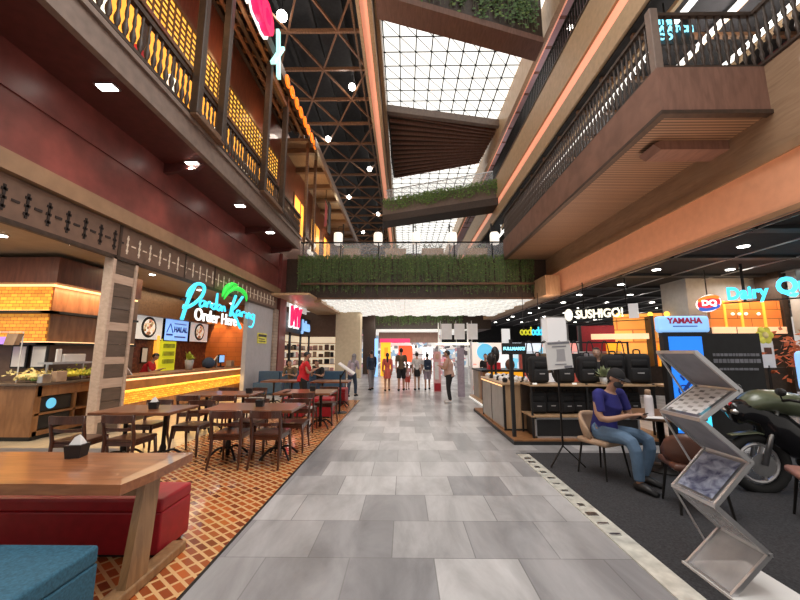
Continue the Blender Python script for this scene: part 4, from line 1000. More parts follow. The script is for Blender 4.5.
def backpack(label, loc, rz=0, s=1.0, mat='cloth_black', group='backpacks on the stall shelf'):
    t = thing('backpack', label, 'backpack', loc, rz, group); t.scale = (s, s, s)
    MB().rbox(-.18, .18, -.1, .1, 0, .5, .07, 3).build('body', mat, t, True)
    MB().rbox(-.14, .14, -.15, -.08, .04, .26, .03, 2).build('front_pocket', mat, t, True)
    MB().rbox(-.12, .12, -.13, -.08, .29, .4, .02, 2).build('top_pocket', mat, t, True)
    MB().tube(smooth_path([(-.05, 0, .49), (-.04, 0, .56), (.04, 0, .56), (.05, 0, .49)]), .012, 6).build('handle', mat, t)
    for sx in (-1, 1): MB().tube(smooth_path([(sx * .1, .09, .46), (sx * .13, .2, .38), (sx * .14, .18, .15), (sx * .13, .09, .06)]), .018, 6).build('strap', mat, t)
    MB().box(-.05, .05, -.156, -.15, .17, .19).build('logo_patch', 'grey_wall', t)
    return t
bp = backpack('black backpack on the stall shelf, leftmost beside the LED sign', (2.55, 6.9, 1.02), .1)
for i, (x, y, lb, s) in enumerate(((3.05, 6.95, 'black backpack on the stall shelf, behind the white poster', 1.0), (3.5, 6.95, 'black backpack on the stall shelf, second to the right of the poster', 1.0), (4.0, 6.95, 'black backpack on the stall shelf, above the seated man', 1.05), (4.4, 6.85, 'black backpack on the stall shelf, rightmost beside the blue totem', 1.1))):
    c = again(bp, (x, y, 1.02), -.1 * i, lb, 'backpacks on the stall shelf'); c.scale = (s, s, s)
HG = 'bags hanging below the stall shelf'
for i in range(8):
    c = again(bp, (2.5 + i * .25, 6.85 + .05 * (i % 2), .48), .2 * (i % 3) - .2, f'dark bag hanging below the stall shelf, {["first", "second", "third", "fourth", "fifth", "sixth", "seventh", "eighth"][i]} from the left', HG); c.scale = (.8, .8, .78)
t = thing('shelf_unit', 'black framed shelf unit behind the seated man', 'shelf', (4.55, 6.55, 0))
t.location = (3.0 + 1.45, 6.5, .085)
# (right unit) simple tall shelving carrying a hard case
for x in (.18, .7):
    for y in (.0, .4): MB().box(x - .015, x + .015, y - .015, y + .015, 0, .95).build('upright', 'black', t)
MB().box(.15, .73, -.02, .43, .9, .93).box(.15, .73, -.02, .43, .3, .33).build('shelf_board', 'light_wood', t)
for i in range(7):
    t = thing('hanging_bag', f'dark cloth bag hanging at the back of the stall, {["first", "second", "third", "fourth", "fifth", "sixth", "last"][i]} from the left', 'bag', (2.75 + i * .33, 7.9, 1.15), 0, 'bags hanging at the back of the stall')
    MB().rbox(-.13, .13, -.06, .06, 0, .42, .03).build('body', ['cloth_black', 'cloth_olive', 'cloth_navy', 'cloth_black', 'cloth_grey', 'cloth_olive', 'cloth_black'][i], t, True)
    MB().tube(smooth_path([(-.08, 0, .42), (-.04, 0, .66), (.04, 0, .66), (.08, 0, .42)]), .012, 6).build('strap', 'black', t)
t = thing('hanging_rail', 'black rail across the back of the bag stall', 'rail', (2.6, 7.9, .085))
MB().bar((0, 0, 1.72), (2.3, 0, 1.72), .03).build('bar', 'black', t)
for x in (0, 2.3): MB().bar((x, 0, 0), (x, 0, 1.74), .03).build('post', 'black', t)
t = thing('potted_plant', 'pale green plant in a white pot behind the seated man in blue', 'plant', (3.66, 6.70, 1.017))
MB().lathe([(.05, 0), (.07, .12), (.06, .12)], n=12).build('pot', 'white', t, True)
mb = MB()
for k in range(50):
    a = random.uniform(0, 2 * PI); e = random.uniform(.1, 1.4); l = random.uniform(.1, .24)
    d = Vector((math.cos(a) * math.cos(e), math.sin(a) * math.cos(e), math.sin(e))); s_ = Vector((-math.sin(a), math.cos(a), 0)) * .035; b_ = Vector((0, 0, .12))
    mb.add([b_ + d * l * .2, b_ + d * l * .6 + s_, b_ + d * l, b_ + d * l * .6 - s_], [(0, 1, 2, 3)])
mb.build('foliage', 'leaf_pale', t)
# poster on tripod
t = thing('poster_stand', 'white printed poster on a black tripod stand at the carpet edge', 'poster stand', (2.28, 5.38, .006))
MB().bar((0, 0, .25), (0, 0, 1.7), .022).build('pole', 'iron', t)
for a in range(3):
    an = R(90 + 120 * a); MB().bar((0, 0, .26), (math.cos(an) * .28, math.sin(an) * .28, .01), .016).build('leg', 'iron', t)
MB().slab([(-.17, -.05, 1.33), (.19, -.08, 1.37), (.16, -.08, 1.76), (-.19, -.05, 1.74)], .012).build('poster', 'paper', t)
MB().bar((-.16, -.07, 1.715), (.15, -.095, 1.735), .004, .03).bar((-.1, -.075, 1.67), (.1, -.092, 1.68), .004, .015).bar((-.07, -.075, 1.41), (.09, -.09, 1.42), .004, .012).bar((.06, -.088, 1.38), (.17, -.096, 1.385), .004, .03).build('printed_lines', 'grey_ink', t)
MB().slab([(-.075, -.07, 1.45), (.085, -.087, 1.465), (.075, -.087, 1.64), (-.08, -.07, 1.63)], -.004).build('printed_panel', 'grey_wall', t)
# kiosk counters behind
t = thing('kiosk_counter', 'pale kiosk counter with a yellow lit recess on an LED edged plinth', 'counter', (2.35, 10.5, 0))
MB().box(0, 1.6, 0, 2.6, 0, .1).build('plinth', 'light_wood', t); MB().box(-.03, 0, 0, 2.6, .01, .05).box(0, 1.6, -.03, 0, .01, .05).build('led_strip', 'led_white', t)
MB().box(.12, .5, 1.6, 2.5, .1, 1.0).build('side_panel', 'concrete', t); MB().box(.3, 1.5, 1.2, 1.3, .1, .98).build('recess', 'yellow_panel', t); MB().box(.12, .3, .9, 1.3, .1, .98).build('end_panel', 'counter_wood', t); MB().rbox(.08, 1.6, .85, 2.55, .98, 1.04, .01, 1).build('worktop', 'iron', t)
small_box('red_box', 'small red box on the pale kiosk counter', (2.95, 11.9, 1.04), (.4, .25, .22), 'red', 'box')
t = thing('kiosk_backwall', 'kiosk display wall with blue and skin toned posters', 'display wall', (2.6, 13.75, 0))
MB().box(0, 4.0, 0, .1, 0, 1.95).build('panel', 'cosmetics', t); MB().box(-.06, 0, -.02, .12, 0, 2.0).box(4.0, 4.06, -.02, .12, 0, 2.0).build('frame', 'white', t)
tag(MB().lathe([(.32, 0), (.32, .03)], n=20).build('round_emblem', 'cyan_panel', loc=(3.1, 13.75, 1.6), rot=(PI / 2, 0, 0)), 'round pale blue emblem on the kiosk display wall', 'sign')
tag(MB().box(1.95, 2.2, 13.2, 13.26, 0, 1.75).build('lilac_poster', 'cloth_lilac'), 'tall lilac poster beside the standing man in pink', 'poster')
t = thing('canopy_frame', 'white frame canopy with hanging white panels over the far kiosk', 'canopy', (1.75, 17.2, 0))
for x in (0, .75, 1.5): MB().box(x, x + .02, 0, .02, 2.0, 3.1).build('drop_post', 'white', t)
for x in (0, 1.5): MB().box(x, x + .06, 1.2, 1.26, 0, 3.1).build('post', 'white', t)
MB().box(-.1, 1.8, -.1, 1.4, 1.95, 2.05).build('roof', 'text_warm', t)
for k in range(3): MB().box(.05 + k * .62, .55 + k * .62, -.04, 0, 2.2, 2.95).build('hanging_panel', 'white', t)
tag(MB().box(1.2, 1.5, 14.7, 14.75, 0, 1.62).build('standee_panel', 'cloth_pink'), 'pink printed standee left of the man in the pink shirt', 'standee')
sd = [o for o in COL.objects if o.name.startswith('standee_panel')][0]
MB().box(1.22, 1.48, 14.68, 14.7, .05, .35).build('printed_band', 'red_leather', sd); MB().ball((1.36, 14.69, 1.42), (.09, .02, .12), 10, 8).build('printed_face', 'skin_light', sd); MB().box(1.24, 1.4, 14.68, 14.7, .5, 1.2).build('printed_figure', 'cloth_white', sd)

# ------------------------------------------------------------------ far end shopfronts
struct('wall_end', MB().box(-8, 4, 38, 38.2, 0, 4.4).box(4, 26, 38, 38.2, 0, 2.4), 'far_shop')
struct('wall_end_dark', MB().box(4, 26, 38, 38.2, 2.4, 4.5), 'black_ceiling')
struct('ceiling', MB().box(-6, 7, 36, 40, 3.6, 3.8), 'cream_wall')
struct('wall_end_upper', MB().box(-12, 26, 60, 60.2, 4, 19), 'dark_timber')
t = thing('yellow_stand', 'tall yellow orange shop panel with a red top at the far end', 'shop panel', (-1.6, 24.5, 0))
MB().box(0, .68, 0, .3, 0, 2.25).build('panel', 'yellow_panel', t); MB().box(-.05, 2.0, -.05, .4, 2.25, 2.5).build('header', 'magenta', t); MB().box(.25, .5, -.02, 0, 1.3, 1.9).build('printed_mark', 'neon_orange', t)
t = thing('red_stand', 'orange red lit shop sign panel at the far end behind the walkers', 'shop panel', (-.4, 25.5, 0))
MB().box(.0, 1.0, 0, .2, .9, 2.05).build('panel', 'red_panel', t); MB().box(-.55, .9, -.1, .2, 2.05, 2.22).build('header', 'dull_white', t); MB().box(0, .06, 0, .2, 0, .9).box(.94, 1.0, 0, .2, 0, .9).build('leg', 'white', t)
tag(MB().box(-1.98, -1.75, 24, 24.1, 0, 2.5).build('blue_pillar', 'pale_blue'), 'blue lit pillar left of the yellow shop panel', 'pillar')
for i, (x, y, h, m_) in enumerate(((.9, 27, 1.9, 'dull_white'), (1.8, 29, 2.0, 'hot_white'), (-2.9, 30, 2.4, 'cosmetics'), (2.9, 24, 1.8, 'far_shop'), (.4, 31, 2.2, 'hot_white'), (4.6, 22, 1.9, 'dull_white'))):
    t = thing('shop_display', ['white shop display behind the walkers, centre', 'bright white display deep in the hall right of centre', 'blue toned display behind the brown pillar', 'mixed colour display behind the pink shirted man', 'bright white display deepest in the hall centre', 'white display behind the bag stall'][i], 'shop display', (x, y, 0), 0, 'far shop displays')
    MB().box(-.5, .5, 0, .3, .1, h).build('panel', m_, t)
    for k in range(3): MB().box(-.52, .52, -.2, 0, .4 + k * .5, .45 + k * .5).build('shelf', 'white' if i % 2 else 'dark_timber', t)
    for k in range(5): MB().rbox(-.45 + k * .2, -.32 + k * .2, -.16, -.04, .45 + .5 * (k % 3), .65 + .5 * (k % 3), .02).build('goods', ['cloth_black', 'cloth_coral', 'cloth_grey', 'cloth_tan', 'cloth_pink'][k], t)
# clothes racks in the far right
for i, (x, y) in enumerate(((5.0, 12.9), (5.6, 10.6), (5.2, 15.5))):
    t = thing('clothes_rack', ['rail of clothes behind the LED sign', 'rail of dark clothes behind the bag stall on the right', 'far rail of clothes under the black ceiling edge'][i], 'clothes rack', (x, y, 0), .2 * i, 'clothes racks')
    MB().bar((-.9, 0, 1.6), (.9, 0, 1.6), .03).build('rail', 'steel', t)
    for sx in (-.9, .9): MB().bar((sx, 0, 0), (sx, 0, 1.6), .03).build('post', 'steel', t)
    for k in range(9): MB().rbox(-.85 + k * .19, -.72 + k * .19, -.22, .22, .75 + .1 * (k % 3), 1.55, .03).build('garment', ['cloth_coral', 'cloth_black', 'cloth_white', 'cloth_pink', 'cloth_olive', 'cloth_grey', 'cloth_black', 'cloth_tan', 'cloth_navy'][k], t)
# columns and signs in the food hall
struct('wall_right_column', MB().box(10.7, 12.4, 27, 28, 0, 4.3), 'white')
struct('wall_right_pillar', MB().box(10.4, 12.9, 13.0, 14.3, 0, 4.3), 'concrete')
tag(MB().box(4.82, 5.45, 12.0, 12.5, 0, 2.75).build('white_column', 'dull_white'), 'white lit square column behind the printed poster', 'column')
t = thing('lit_sign', 'lime and cyan lit lettering under the black ceiling, beyond the LED sign', 'sign', (5.35, 16.2, 2.35))
for k in range(6): MB().tube([(k * .17 + .07 * math.cos(a_ * PI / 4), 0, .13 + .11 * math.sin(a_ * PI / 4)) for a_ in range(8)], .035, 6, True).build('letter', 'lime' if k < 3 else 'cyan', t, True)
for k in (2, 4, 5): MB().bar((k * .17 + .07, 0, .0), (k * .17 + .07, 0, .38), .05).build('letter', 'lime' if k < 3 else 'cyan', t)
MB().bar((-.1, .05, .1), (1.0, .05, .1), .03).bar((.1, .05, .1), (.1, .05, 1.95), .02).bar((.8, .05, .1), (.8, .05, 1.95), .02).build('mount', 'iron', t)
t = thing('shop_sign', 'warm white lit capital letters under the ceiling in the right food hall', 'sign', (7.4, 13.3, 3.02), R(-38))
text('lettering', 'SUSHIGO!', .45, 'text_warm', t, (-.1, 0, 0), (PI / 2, 0, 0), .03, .012, sx=.8)
MB().ball((-1.15, 0, .02), (.15, .05, .24), 10, 8).build('emblem', 'text_warm', t, True); MB().box(.85, 1.15, 0, .03, -.22, .3).build('end_plate', 'dull_white', t)
MB().bar((-1.3, .05, -.3), (1.4, .05, -.3), .03).bar((-.6, .05, 0), (-.6, .05, 1.26), .03).bar((.8, .05, 0), (.8, .05, 1.26), .03).build('mount', 'iron', t)
t = thing('food_stall', 'amber lit sushi stall with red end wall in the right food hall', 'stall', (7.6, 14.6, 0), R(-18))
MB().box(-.4, 1.0, .6, .7, 0, 2.7).build('red_wall', 'red_leather', t); MB().box(1.0, 5.2, .6, .7, .9, 3.15).build('back_panel', 'yellow_shop', t)
for a_ in ((0, 2.0, -.1, -.05, 2.1, 2.32), (2.3, 4.9, -.1, -.05, 2.15, 2.38)): MB().box(*a_).build('menu_board', 'menu_glow', t)
for a_ in ((.6, 1.1, .3, .4, 1.05, 2.0), (2.4, 4.0, .3, .4, 1.05, 1.9)): MB().box(*a_).build('display_case', 'yellow_panel', t); MB().box(0, 4.4, -.3, .3, 0, 1.05).build('counter', 'dark_timber', t)
for k in range(8): MB().lathe([(.07, 0), (.1, .08), (.05, .16)], (1.1 + k * .55, .2, 3.0), 10).build('pendant_shade', 'yellow_led', t)
for a_ in ((-.4, -.3, .2, .6, 0, 2.7), (4.4, 4.5, -.3, .7, 0, 3.0), (2.1, 2.2, -.1, .6, 1.05, 3.0)): MB().box(*a_).build('post', 'black', t)
# DQ kiosk
t = thing('ice_cream_kiosk', 'orange board kiosk front with a white menu strip behind the blue letters', 'kiosk', (10.2, 11.9, 0), 0)
MB().box(0, 2.35, 0, .1, 2.38, 3.3).build('board_wall', 'kiosk_wood_lit', t); MB().box(0, 2.4, -.06, 0, 2.2, 2.42).build('menu_strip', 'menu_glow', t)
MB().box(.75, .78, -.07, -.06, 2.2, 2.42).box(1.6, 1.63, -.07, -.06, 2.2, 2.42).build('menu_divider', 'cardboard', t)
for a_ in (.45, 1.0, 1.75): MB().box(a_, a_ + .07, -.03, 0, 2.42, 3.3).build('upright', 'amber', t)
for k in range(4): MB().ball((.7 + k * .22 if k < 3 else 1.55, -.06, 2.85), .05, 8, 6).build('bulb', 'lamp_soft', t)
MB().box(0, 2.4, .1, .8, 0, 1.1).build('counter', 'dark_timber', t)
for a_ in ((2.4, 2.6, -.05, .8, 0, 4.3), (-.06, 0, 0, .8, 0, 2.4)): MB().box(*a_).build('post', 'dark_timber', t)
struct('wall_right_kiosk', MB().box(12.8, 16, 11.5, 11.8, 2.2, 4.3), 'concrete')
area('kiosk_wash', (11.3, 11.3, 3.5), 2, 30, (1, .6, .25), (R(60), 0, 0), .3)
t = thing('shop_sign', 'large pale blue hanging shop letters at the right edge under the black ceiling', 'sign', (11.0, 10.4, 3.34), R(-42))
text('lettering', 'Dairy', .52, 'cyan', t, (-.1, 0, -.05), (PI / 2, 0, 0), .04, .022, align='LEFT', sx=.78)
text('lettering', 'Queen', .66, 'cyan', t, (.98, 0, .05), (PI / 2, 0, 0), .04, .03, align='LEFT', sx=.8)
t.location = (10.15, 11.0, 3.42)
MB().bar((-.2, .08, -.3), (3.6, .08, -.3), .04).bar((.3, .08, -.3), (.3, .08, 1.0), .07).bar((2.8, .08, -.3), (2.8, .08, 1.0), .06).build('mount', 'iron', t)
t = thing('logo_sign', 'red white and blue lip shaped logo sign left of the large blue letters', 'sign', (9.35, 10.9, 3.08), R(-20))
def lip(sx, sz, y0, y1, mat, name, dz=0):
    mb = MB(); n = 24
    vs = [(sx * math.cos(2 * PI * i / n) * (1 - .12 * abs(math.sin(2 * PI * i / n)) ** 3), sz * math.sin(2 * PI * i / n) + .05 * math.cos(2 * PI * i / n) + dz) for i in range(n)]
    mb.prism(vs, y0, y1); return mb.build(name, mat, t, rot=(PI / 2, 0, 0))
t.scale = (.88, .88, .88)
lip(.36, .3, -.04, 0, 'text_white', 'backplate'); lip(.33, .26, 0, .012, 'dq_red', 'red_field'); lip(.31, .12, .012, .022, 'dq_orange', 'orange_swoosh', .15); lip(.31, .12, .012, .022, 'dq_blue', 'blue_swoosh', -.15); lip(.3, .16, .022, .034, 'dq_red', 'centre_field')
text('lettering', 'DQ', .27, 'text_white', t, (0, -.04, .0), (PI / 2, 0, 0), .006, .012)
MB().bar((0, .06, .1), (0, .06, 1.2), .03).build('mount', 'iron', t)
t = thing('flower_sign', 'yellow flower shaped sign on a white card behind the black banner', 'sign', (8.2, 8.2, 0))
for k in range(6): MB().ball((.12 * math.cos(k * PI / 3), 0, 1.98 + .12 * math.sin(k * PI / 3)), (.09, .03, .09), 8, 6).build('petal', 'egg', t, True)
MB().ball((0, -.01, 1.98), (.08, .04, .08), 8, 6).build('centre', 'chips', t, True); MB().box(-.14, .16, 0, .03, 1.25, 1.85).build('card', 'paper', t); MB().box(-.06, .1, -.01, 0, 1.55, 1.7).build('printed_picture', 'brown_leather', t); MB().box(-.02, .02, .0, .03, 0, 1.3).box(-.2, .2, -.15, .15, 0, .03).build('stand', 'iron', t)
# orange autumn tree
t = thing('potted_tree', 'orange red leafed ornamental tree at the right edge behind the motorcycle', 'tree', (9.3, 8.2, 0))
MB().lathe([(.2, 0), (.26, .45), (.22, .45)], n=12).build('pot', 'white', t); MB().tube([(0, 0, .4), (.05, 0, 1.0), (0, .05, 1.5)], [.05, .04, .03], 6).build('trunk', 'stem', t)
mb = MB()
for k in range(420):
    p = Vector((random.gauss(0, .38), random.gauss(0, .3), 1.5 + random.gauss(0, .28))); d = Vector((random.uniform(-1, 1), random.uniform(-1, 1), random.uniform(-1, 1))).normalized() * .09; e = d.orthogonal().normalized() * .05
    mb.add([p - d, p + e, p + d, p - e], [(0, 1, 2, 3)])
mb.build('foliage', 'orange_leaf', t)
t = thing('standing_sign', 'pale blue round topped standing sign at the right edge', 'sign', (8.15, 6.9, 0))
MB().rbox(-.25, .55, 0, .05, .85, 1.62, .1, 3).build('panel', 'pale_blue', t); MB().bar((0, .02, 0), (0, .02, .9), .04).bar((.35, .02, 0), (.35, .02, .9), .04).build('leg', 'black', t)
MB().box(.0, .35, -.01, 0, 1.4, 1.45).box(.05, .4, -.01, 0, 1.3, 1.34).build('printed_lines', 'blue_ink', t); t.location = (7.75, 6.9, .0)
for i, (x, y) in enumerate(((8.6, 7.4), (7.4, 7.6), (9.2, 6.7))):
    t = thing('white_table', ['white display table behind the motorcycle, middle one', 'white display table behind the black banner', 'white display table at the right edge'][i], 'table', (x, y, 0), 0, 'white display tables')
    MB().box(-.4, .4, -.3, .3, .72, .78).build('tabletop', 'white', t)
    for sx in (-.36, .36):
        for sy in (-.26, .26): MB().bar((sx, sy, 0), (sx, sy, .72), .04).build('leg', 'alu', t)
# totem and banner
t = thing('display_totem', 'tall black totem with a blue motorcycle screen under a pale blue header', 'totem', (4.88, 6.25, 0.006), R(-4))
MB().box(-.36, .36, .0, .12, .06, 1.95).build('case', 'black', t); MB().box(-.28, .26, -.012, 0, .25, 1.86).build('screen', 'screen_blue', t); MB().rbox(-.42, .42, -.03, .13, 1.93, 2.22, .05, 3).build('header', 'pale_blue', t)
text('lettering', 'YAMAHA', .135, 'red_ink', t, (0, -.035, 2.13), (PI / 2, 0, 0), .004, .006); MB().box(-.2, .2, -.036, -.03, 2.03, 2.045).build('printed_lines', 'blue_ink', t)
MB().box(-.4, .4, -.1, .22, 0, .06).build('base', 'black', t); MB().box(-.28, .26, -.014, -.012, 1.3, 1.86).build('sky_picture', 'pale_blue', t)
t.children[-1].data.materials[0] = MATS['screen_blue']
mb = MB()
for cx in (-.12, .12): mb.tube([(cx + .085 * math.cos(a_ * PI / 8), -.016, .95 + .085 * math.sin(a_ * PI / 8)) for a_ in range(16)], .012, 5, True)
mb.bar((-.12, -.016, .95), (0, -.016, 1.1), .01, .05).bar((0, -.016, 1.1), (.14, -.016, 1.14), .01, .06).bar((.12, -.016, .95), (0, -.016, 1.0), .01, .07).bar((-.1, -.016, 1.12), (-.16, -.016, 1.2), .01, .03)
mb.build('motorcycle_picture', 'blue_ink', t)
MB().box(-.28, .26, -.016, -.012, .3, .7).build('sea_picture', 'cyan', t)
t = thing('black_banner', 'black standing panel with lines of grey print right of the blue totem', 'banner', (5.95, 6.55, .006), R(-3))
MB().box(-.5, .48, 0, .05, .1, 1.93).build('panel', 'black', t); MB().box(-.5, .48, -.1, .15, 0, .1).build('base', 'black', t)
mb = MB(); random.seed(3)
for r_, (z, h, x0, x1) in enumerate(((1.52, .05, -.36, .4), (1.40, .07, -.36, .4), (1.27, .04, -.28, .35))):
    x = x0
    while x < x1:
        w_ = random.uniform(.03, .08); mb.box(x, x + w_, -.008, 0, z, z + h); x += w_ + .015
mb.build('printed_lines', 'grey_ink', t)
tag(MB().box(5.3, 5.38, 6.42, 6.5, .006, 2.0).ball((5.34, 6.42, 1.65), .05, 8, 6).build('stand_pole', 'black'), 'black pole between the blue totem and the black banner', 'pole')
# ------------------------------------------------------------------ brochure stand
t = thing('brochure_stand', 'folding silver zigzag brochure stand with clear trays in the right foreground', 'brochure stand')
FN = [(2.09, 1.6), (2.37, 1.33), (2.07, 1.13), (2.38, .85), (2.1, .57), (2.42, .27), (2.14, .02)]
YN, YF = 2.6, 2.97
for k in range(6):
    (x0, z0), (x1, z1) = FN[k], FN[k + 1]
    tr = MB().slab([(x0, YN, z0), (x1, YN, z1), (x1, YF, z1), (x0, YF, z0)], .012).build('tray', ['grey_ink', 'acrylic', 'grey_ink', 'acrylic', 'acrylic', 'acrylic'][k], t)
    for yy in (YN, YF): MB().bar((x0, yy, z0), (x1, yy, z1), .018, .03).build('side_rail', 'alu', tr)
    if k in (1, 3):
        d = Vector((x1 - x0, 0, z1 - z0)); n_ = Vector((d.z, 0, -d.x)).normalized() * -.018
        if n_.z < 0: n_ = -n_
        a = Vector((x0, 0, z0)) + d * .1 + n_; b = Vector((x0, 0, z0)) + d * .92 + n_
        p_ = MB().add([(a.x, YN + .03, a.z), (b.x, YN + .03, b.z), (b.x, YF - .03, b.z), (a.x, YF - .03, a.z)], [(0, 1, 2, 3)]).build('brochure', 'brochure_print' if k == 1 else 'blue_print', tr)
for k in range(7): x0, z0 = FN[k]; MB().bar((x0, YN - .012, z0), (x0, YF + .012, z0), .024, .024).build('hinge_rail', 'alu', t)
for k in range(3): (x0, z0) = FN[2 * k]; (x1, z1) = FN[2 * k + 2]; MB().bar((x0, YF + .02, (z0)), (x0 + .27, YF + .02, (z0 + z1) / 2 - .25), .01, .012).build('brace', 'alu', t)
MB().box(2.12, 2.6, 2.56, 3.0, .006, .022).build('base', 'paper', t)
# ------------------------------------------------------------------ round table, chairs on carpet
t = thing('round_table', 'dark round pedestal table beside the seated man in blue', 'table', (3.58, 5.2, .006))
MB().lathe([(.5, .70), (.52, .715), (.52, .735), (.5, .74)], n=32).build('tabletop', 'timber', t); MB().lathe([(.28, 0), (.28, .02), (.04, .05), (.04, .7)], n=16).build('pedestal', 'iron', t, True)
t = thing('water_bottle', 'pale flask with orange lid on the round table', 'bottle', (3.3, 4.98, .746))
MB().lathe([(.05, 0), (.052, .02), (.052, .24), (.04, .28)], n=16).build('body', 'bottle', t, True); MB().lathe([(.035, .28), (.035, .34), (.03, .35)], n=12).build('lid', 'cardboard', t, True)
tag(MB().slab([(3.12, 4.82, .747), (3.36, 4.76, .747), (3.42, 4.92, .747), (3.16, 4.98, .747)], .006).build('papers', 'paper'), 'white papers lying on the round table', 'papers')
def shell_chair(label, loc, rz, mat, legmat='iron'):
    t = thing('shell_chair', label, 'chair', loc, rz, 'upholstered chairs by the round table')
    MB().rbox(-.23, .23, -.2, .24, .40, .47, .03, 3).build('seat', mat, t, True)
    mb = MB(); n = 10; rows_ = ((.44, .21), (.58, .25), (.72, .27), (.78, .255)); vs = []; fs = []
    for (z, r) in rows_:
        for i in range(n + 1):
            a = PI + R(-5) + (PI + R(10)) * i / n; lift = -.18 * abs((i - n / 2) / (n / 2)) ** 3 * ((z - .44) / .34)
            vs.append((r * math.cos(a), r * math.sin(a) * .95, z + lift))
    m_ = len(rows_)
    for j in range(m_ - 1):
        for i in range(n): fs.append((j * (n + 1) + i, j * (n + 1) + i + 1, (j + 1) * (n + 1) + i + 1, (j + 1) * (n + 1) + i))
    mb.add(vs, fs); o = mb.build('backrest', mat, t, True)
    so = o.modifiers.new('s', 'SOLIDIFY'); so.thickness = .035; baked(o)
    for sx in (-1, 1):
        for sy in (-1, 1): MB().tube([(sx * .17, sy * .16, .41), (sx * .22, sy * .21, 0)], [.016, .011], 6).build('leg', legmat, t)
    return t
shell_chair('brown leather shell chair with its back to us behind the brochure stand', (3.0, 3.95, .006), R(-15), 'brown_leather')
shell_chair('brown and pink shell chair at the right edge of the carpet', (3.95, 3.55, .006), R(60), 'pink_leather')
shell_chair('tan backed chair under the seated man in blue', (2.63, 4.99, .006), R(-156), 'cardboard')

# ------------------------------------------------------------------ motorcycle
t = thing('motorcycle', 'dark olive motorcycle on show at the right edge, nose towards the walkway', 'motorcycle', (4.85, 4.35, .006), R(-6))
def wheel(x):
    w_ = MB().tube([(x + .29 * math.cos(a * PI / 12), 0, .31 + .29 * math.sin(a * PI / 12)) for a in range(24)], (.055), 8, True).build('wheel', 'tyre', t, True)
    mb = MB().tube([(x + .21 * math.cos(a * PI / 12), 0, .31 + .21 * math.sin(a * PI / 12)) for a in range(24)], .02, 6, True)
    for k in range(5): mb.bar((x, 0, .31), (x + .22 * math.cos(k * 2 * PI / 5), 0, .31 + .22 * math.sin(k * 2 * PI / 5)), .03)
    mb.build('rim', 'alu', w_); MB().lathe([(.13, -.006), (.13, .006)], n=16).build('brake_disc', 'steel', w_, loc=(x, -.07, .31), rot=(PI / 2, 0, 0))
wheel(-.72); wheel(.72)
for sy in (-.09, .09): MB().tube([(-.72, sy, .31), (-.5, sy, .98)], .028, 8).build('fork', 'steel', t, True)
MB().tube(smooth_path([(-.85, 0, .92), (-.62, 0, 1.02), (-.3, 0, .98), (0, 0, .9), (.25, 0, .82), (.5, 0, .82)]), [(.05, .04), (.1, .07), (.14, .1), (.17, .12), (.18, .13), (.18, .13), (.19, .14), (.19, .14), (.18, .14), (.17, .13), (.16, .12), (.15, .11), (.14, .1), (.13, .08), (.13, .07), (.13, .06), (.13, .06), (.12, .05), (.12, .05), (.11, .05), (.1, .04)][:21], 12).build('tank', 'bike_green', t, True)
MB().tube(smooth_path([(-.95, 0, .86), (-.8, 0, .9), (-.6, 0, .82), (-.35, 0, .6), (0, 0, .5), (.3, 0, .48)]), [(.06, .1)] + [(.13, .14)] * 8 + [(.16, .2)] * 8 + [(.13, .14)] * 4, 12).build('fairing', 'black_gloss', t, True)
MB().tube(smooth_path([(.1, 0, .86), (.4, 0, .8), (.7, 0, .9), (1.0, 0, 1.0)]), [(.1, .05)] * 9 + [(.08, .04), (.06, .03), (.05, .03), (.03, .02)], 10).build('saddle', 'black', t, True)
MB().rbox(-.22, .25, -.16, .16, .25, .6, .05).build('engine', 'iron', t); MB().tube([(.1, -.17, .25), (.5, -.2, .32), (.95, -.2, .5)], [.03, .05, .055], 10).build('exhaust', 'steel', t, True)
MB().bar((.1, 0, .4), (.72, 0, .31), .06, .08).build('swingarm', 'iron', t)
for sy in (-1, 1):
    h_ = MB().tube([(-.52, sy * .06, 1.02), (-.5, sy * .25, 1.06), (-.4, sy * .36, 1.04)], .016, 8).build('handlebar', 'iron', t, True)
    MB().ball((-.62, sy * .3, 1.15), (.03, .07, .045), 8, 6).bar((-.55, sy * .22, 1.06), (-.62, sy * .28, 1.14), .012).build('mirror', 'black', h_)
    MB().ball((-.94, sy * .07, .9), (.05, .05, .035), 10, 6).build('headlight', 'steel', t, True)
MB().rbox(-.98, -.93, -.05, .05, .96, 1.0, .01).build('red_badge', 'red', t); MB().box(-.985, -.98, -.03, -.015, .965, .995).box(-.985, -.98, .015, .03, .965, .995).build('white_mark', 'white', t)
MB().tube([(-.99 + .0, 0, .62), (-.72, 0, .66), (-.5, 0, .6)], [(.05, .01), (.08, .015), (.06, .01)], 8).build('front_mudguard', 'bike_green', t, True)
MB().bar((.1, .12, .25), (.2, .3, .0), .025).build('kickstand', 'iron', t)

